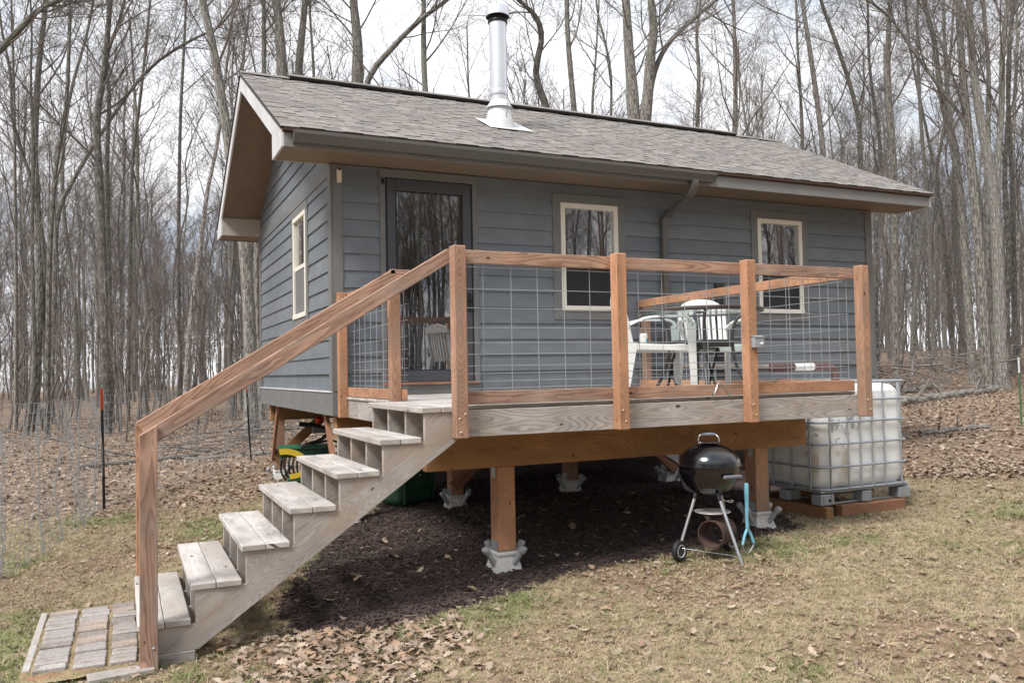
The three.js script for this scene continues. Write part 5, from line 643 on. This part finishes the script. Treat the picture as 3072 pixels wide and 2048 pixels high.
// ---------- fallen wood ----------
{
  const log = (name, label, a, b, r, mat, seed) => { const rr = rng(seed), pts = []; for (let i = 0; i <= 8; i++) { const t = i / 8, x = mix(a[0], b[0], t), z = mix(a[1], b[1], t); pts.push([x + (rr() - 0.5) * r * 0.5, groundH(x, z) + r * 0.55 + (rr() - 0.5) * r * 0.4, z + (rr() - 0.5) * r]); } const t = thing(name, label, 'log'); put('stem', tube(pts, pts.map((_, i) => r * mix(1, 0.75, i / 8)), 12, Math.max(1, Math.round(r * 12)), 1.2), mat, t); for (let i = 0; i < 3; i++) { const g = new GB(), e = along(pts, pts.map(() => r), 0.2 + 0.25 * i + 0.1 * rr()); shoot(g, rr, e.p, [rr() - 0.5, 0.5, rr() - 0.5], r * 5, r * 0.35, 3, 6, 0.4, 0, 0.5); put('stub', g.build(), mat, t); } };
  log('fallen_log', 'thick mossy log lying on the leaves beyond the white tote', [13.6, -4.9], [18.2, -5.6], 0.12, barks[0], 1); log('fallen_log', 'split pale log lying behind the mossy log on the right', [15.2, -7.2], [18.6, -7.8], 0.12, barks[2], 2); log('fallen_branch', 'short bare grey branch on the leaves right of the white tote', [10.1, -1.3], [11.3, -0.95], 0.05, barks[2], 3);
  log('fallen_branch', 'long dark branch lying on the leaves beyond the wire fence', [-2.7, -8.6], [-0.6, -9.3], 0.05, barks[1], 4); log('fallen_branch', 'grey forked branch lying left of the cabin behind the handrail', [-0.9, -8.6], [1.0, -8.0], 0.045, barks[0], 5); 
  const pile = (label, cx, cz, sx, sz, h, n, seed) => { const rr = rng(seed), g = new GB(); for (let i = 0; i < n; i++) { const x = cx + (rr() + rr() - 1) * sx, z = cz + (rr() + rr() - 1) * sz, a = rr() * 6.28, L = 0.8 + rr() * 3, r = 0.006 + rr() * rr() * 0.03, d = [Math.cos(a), (rr() - 0.35) * 0.5, Math.sin(a)], s = shoot(g, rr, [x, groundH(x, z) + rr() * h, z], d, L, r, 5, 4, 0.25, -0.01, 0.4); for (let k = 0; k < 4; k++) { const e = along(s.pts, s.rad, 0.2 + rr() * 0.8); shoot(g, rr, e.p, branchOut(rr, e.d, 0.7), L * 0.3, e.r * 0.5, 3, 3, 0.4, 0.02, 0.4); } } const o = put('brush_pile', g.build(), twigs[seed % 3], scene); tag(o, label, 'brush', null, 'stuff'); };
  pile('tangle of fallen branches at the foot of the right hand woods', 16.5, -7.5, 7, 3, 0.9, 150, 21); pile('heap of fallen branches left of the cabin beyond the fence', 0.2, -10.2, 1.9, 1.4, 0.4, 46, 22); pile('scattered fallen sticks on the forest floor at the far left', -4.6, -14, 4, 3, 0.1, 16, 23); pile('scattered sticks behind the cabin corner on the right', 10.5, -6, 3, 2.5, 0.35, 50, 25);
}
// ---------- fence ----------
{
  const line = [[-3.35, 2.2], [-2.735, -0.07], [-2.467, -1.28], [-2.2, -3.2], [0.15, -7.4], [1.6, -9.9]], f = thing('wire_fence', 'wavy galvanised wire mesh fence crossing the lawn left of the staircase', 'fence'), rr = rng(91), H = 1.42;
  for (let s = 0; s < line.length - 1; s++) {
    const [a, b] = [line[s], line[s + 1]], L = Math.hypot(b[0] - a[0], b[1] - a[1]), g = new GB(), at = (t, y, k = 0) => { const x = mix(a[0], b[0], t), z = mix(a[1], b[1], t), w = 0.03 * Math.sin(t * L * 3 + y * 4) + k; return [x + w, groundH(x, z) + y, z + w * 0.3]; }, n = Math.max(6, Math.round(L * 5));
    for (let k = 0; k <= 14; k++) { const p = []; for (let i = 0; i <= n; i++) p.push(at(i / n, 0.03 + (k / 14) * (H - 0.03) + 0.012 * Math.sin(i * 1.7 + k))); g.sweep(p, 0.0025, 4, 1, 1, 0, false); }
    const m = Math.round(L / 0.1); for (let i = 0; i <= m; i++) { const t = i / m, p = []; for (let k = 0; k <= 6; k++) p.push(at(t, (k / 6) * H, (rr() - 0.5) * 0.012)); g.sweep(p, 0.0025, 4, 1, 1, 0, false); }
    put('wire_mesh', g.build(), wireMat, f);
    for (const c of [0.3, 0.78]) { const q = new GB(); for (let i = 0; i < 7; i++) { const p = []; for (let k = 0; k <= 10; k++) p.push(at(c + (i - 3) * 0.011 / L, (k / 10) * H, 0.02 * Math.sin(k * 0.9 + c * 9) + (rr() - 0.5) * 0.012)); q.sweep(p, 0.0015, 4, 1, 1, 0, false); } put('mesh_fold', q.build(), wireMat, f); }
  }
  const tp = (label, x, z, h, main, tip, lean) => { const t = thing('fence_stake', label, 'fence post', 'steel stakes of the fence'), s = new THREE.Shape([[-0.018, 0], [0.018, 0], [0.018, 0.004], [0.003, 0.004], [0.003, 0.026], [-0.003, 0.026], [-0.003, 0.004], [-0.018, 0.004]].map((p) => new THREE.Vector2(...p))), mk = (d) => moved(new THREE.ExtrudeGeometry(s, { depth: d, bevelEnabled: false }), 0, 0, 0, -Math.PI / 2); t.position.set(x, groundH(x, z) - 0.1, z); t.rotation.set(0, 0.5, lean); put('shaft', mk(h - 0.16), main, t); put('painted_tip', moved(mk(0.26), 0, h - 0.16, 0), tip, t); };
  tp('dark steel fence stake with orange tip nearest the staircase', -2.17, -3.15, 1.5, plain([46, 46, 50], 0.6), plain([206, 82, 44], 0.6), 0.02); tp('dark steel fence stake with orange tip farther off beside the handrail', 0.16, -7.4, 1.5, plain([46, 46, 50], 0.6), plain([206, 82, 44], 0.6), 0.06); tp('green steel fence stake at the right edge of the view', 11.72, -0.62, 1.15, plain([58, 104, 66], 0.6), plain([206, 210, 208], 0.6), 0.03);
}
// ---------- leaf litter and grass ----------
{
  const half = [[0, 0], [0.05, 0.1], [0.16, 0.16], [0.1, 0.26], [0.24, 0.38], [0.12, 0.46], [0.28, 0.62], [0.12, 0.68], [0.2, 0.84], [0.06, 0.86], [0, 1]], lg = new GB(), bend = (x, y) => [x, 0.22 * x * x * 4 * 0.6 + 0.12 * Math.sin(y * 3.1) - 0.1 * y * y, y - 0.5];
  for (const s of [-1, 1]) for (let i = 0; i < half.length - 1; i++) { const a = half[i], b = half[i + 1], q = [bend(0, a[1]), bend(s * a[0], a[1]), bend(s * b[0], b[1]), bend(0, b[1])]; s > 0 ? lg.quad(q[0], q[3], q[2], q[1]) : lg.quad(q[0], q[1], q[2], q[3]); } lg.sweep([bend(0, 0), [0, 0.02, -0.68]], [0.012, 0.008], 3, 1, 1, 0, false);
  const leafG = lg.build(), leafM = new THREE.MeshPhysicalMaterial({ color: 0xffffff, roughness: 0.85, side: THREE.DoubleSide }), pal = [[0.34, 0.25, 0.18], [0.29, 0.205, 0.145], [0.20, 0.135, 0.095], [0.39, 0.31, 0.235], [0.30, 0.20, 0.13], [0.31, 0.24, 0.185]], m = new THREE.Matrix4(), q = new THREE.Quaternion(), col = new THREE.Color(), camX = -1.948, camZ = 8.5;
  const scatter = (name, label, n, seed, gen, size) => { const rr = rng(seed), im = new THREE.InstancedMesh(leafG, leafM, n); for (let k = 0, t = 0; k < n && t < n * 60; t++) { const p = gen(rr); if (!p) continue; const [x, y, z] = p, s = size * (0.6 + rr() * 0.75), fl = rr() < 0.4 ? Math.PI : 0; q.setFromEuler(new THREE.Euler(fl + (rr() - 0.5) * 0.7, rr() * 6.28, (rr() - 0.5) * 0.7)); m.compose(new THREE.Vector3(x, y + 0.008 + rr() * 0.012 + (fl ? 0.012 : 0), z), q, new THREE.Vector3(s * (0.8 + rr() * 0.4), s * (0.6 + rr() * 1.2), s)); im.setMatrixAt(k, m); const c = pal[Math.floor(rr() * pal.length)], v = 0.75 + rr() * 0.5; col.setRGB(c[0] * v, c[1] * v, c[2] * v); im.setColorAt(k, col); k++; } im.name = name; tag(im, label, 'leaves', null, 'stuff'); im.castShadow = im.receiveShadow = true; scene.add(im); };
  const free = (x, z) => !(x > -1.9 && x < 0.1 && z > 1.98 && z < 3.3 && false), onPath = (x, z) => x > -2.43 && x < -1.88 && z > 1.84 && z < 3.2;
  scatter('lawn_leaves', 'dry brown oak leaves scattered over the lawn', 2500, 301, (r) => { const az = (-14 + r() * 78) * Math.PI / 180, d = 2.6 + 11 * Math.pow(r(), 0.62), x = camX + Math.sin(az) * d, z = camZ - Math.cos(az) * d; if (mulchD(x, z) > 0.02 || (onPath(x, z) && r() < 0.85)) return; const c = fbm(x * 0.9 + 4, z * 0.9 + 9, 311, 3); if (r() > sstep(0.3, 0.7, c) * 0.9 + 0.12) return; return [x, groundH(x, z), z]; }, 0.07);
  scatter('leaf_drift', 'thick drift of brown oak leaves beside the foot of the staircase', 560, 302, (r) => { const x = -1.55 + (r() + r()) * 0.85, z = 3.68 + (r() + r() - 1) * 0.75; if (mulchD(x, z) > 0.05 || x < -1.75) return; return [x, groundH(x, z) + r() * 0.02, z]; }, 0.088);
  scatter('mulch_leaves', 'few oak leaves lying on the dark mulch', 46, 303, (r) => { const x = -1 + r() * 4.4, z = 0.2 + r() * 3.2; if (mulchD(x, z) < 0.06) return; return [x, mulchH(x, z) + 0.006, z]; }, 0.105);
  scatter('forest_leaves', 'brown leaf litter covering the forest floor', 52000, 304, (r) => { const az = (-14 + r() * 78) * Math.PI / 180, d = 8 + 30 * Math.pow(r(), 0.75), x = camX + Math.sin(az) * d, z = camZ - Math.cos(az) * d; if (mulchD(x, z) > 0 || r() < lawn(x, z) * 0.97) return; return [x, groundH(x, z), z]; }, 0.105);
  scatter('leaf_bank', 'windrow of dark leaves along the lawn edge on the right', 3600, 305, (r) => { const t = r(), x = 5.7 + t * 6, z = x - 6 + (r() + r() - 1) * 0.8 + 0.3 * Math.sin(x * 2); return [x, groundH(x, z) + r() * 0.04, z]; }, 0.095);
  scatter('leaf_crumbs', 'small broken bits of brown leaves worked into the lawn', 16000, 307, (r) => { const az = (-14 + r() * 78) * Math.PI / 180, d = 2.6 + 10 * Math.pow(r(), 0.62), x = camX + Math.sin(az) * d, z = camZ - Math.cos(az) * d; if (mulchD(x, z) > 0.02 || (onPath(x, z) && r() < 0.8) || r() > 0.25 + bare(x, z)) return; return [x, groundH(x, z) - 0.006, z]; }, 0.032);
  scatter('clinging_leaves', 'orange leaves still clinging to saplings in the woods', 500, 306, (r) => { const c = [[13.5, 2.6, -8], [15.5, 3.2, -9], [0.0, 2.2, -14], [-0.9, 3.0, -15], [9, 2.4, -13], [-2.5, 2.4, -13]][Math.floor(r() * 6)]; return [c[0] + (r() + r() - 1) * 1.3, c[1] + (r() + r() - 1) * 0.9, c[2] + (r() + r() - 1) * 1.3]; }, 0.07);
  // grass tufts
  const tg = new GB(), r0 = rng(17); for (let i = 0; i < 7; i++) { const a = r0() * 6.28, l = 0.6 + r0() * 0.6, c = Math.cos(a), s = Math.sin(a), w = 0.035, o = [(r0() - 0.5) * 0.5, (r0() - 0.5) * 0.5]; const P = (t, e) => [o[0] + c * l * t * (0.55 + 0.6 * t) - s * e * w * (1 - t * 0.8), l * t * (1.05 - 0.55 * t), o[1] + s * l * t * (0.55 + 0.6 * t) + c * e * w * (1 - t * 0.8)]; tg.quad(P(0, -1), P(0, 1), P(0.55, 1), P(0.55, -1)); tg.quad(P(0.55, -1), P(0.55, 1), P(1, 1), P(1, -1)); }
  const gg = tg.build(), n = 150000, im = new THREE.InstancedMesh(gg, new THREE.MeshStandardMaterial({ color: 0xffffff, roughness: 0.9, side: THREE.DoubleSide }), n), rr = rng(41);
  for (let k = 0; k < n;) { const az = (-14 + rr() * 78) * Math.PI / 180, d = 2.5 + 10.5 * Math.pow(rr(), 0.7), x = camX + Math.sin(az) * d, z = camZ - Math.cos(az) * d; if (mulchD(x, z) > -0.03 * rr() || rr() > lawn(x, z) + 0.08 || (onPath(x, z) && rr() < 0.93) || rr() < bare(x, z) * 0.75) continue; const g = sstep(0.5, 0.68, fbm(x * 0.9 + 40, z * 0.9 + 11, 71, 4)), s = (0.02 + rr() * rr() * 0.05) * (1 + 0.3 * g); q.setFromEuler(new THREE.Euler((rr() - 0.5) * 0.9, rr() * 6.28, (rr() - 0.5) * 0.9)); m.compose(new THREE.Vector3(x, groundH(x, z) - 0.002, z), q, new THREE.Vector3(s, s * (0.6 + 0.5 * rr()), s)); im.setMatrixAt(k, m); const v = 0.7 + rr() * 0.6; rr() < 0.12 + g * 0.5 ? col.setRGB(0.20 * v, 0.23 * v, 0.085 * v) : col.setRGB(0.41 * v, 0.33 * v, 0.21 * v); im.setColorAt(k, col); k++; }
  im.name = 'lawn_grass'; tag(im, 'short straw coloured winter grass with green patches', 'grass', null, 'stuff'); im.castShadow = im.receiveShadow = true; scene.add(im);
}
renderer.render(scene, camera);
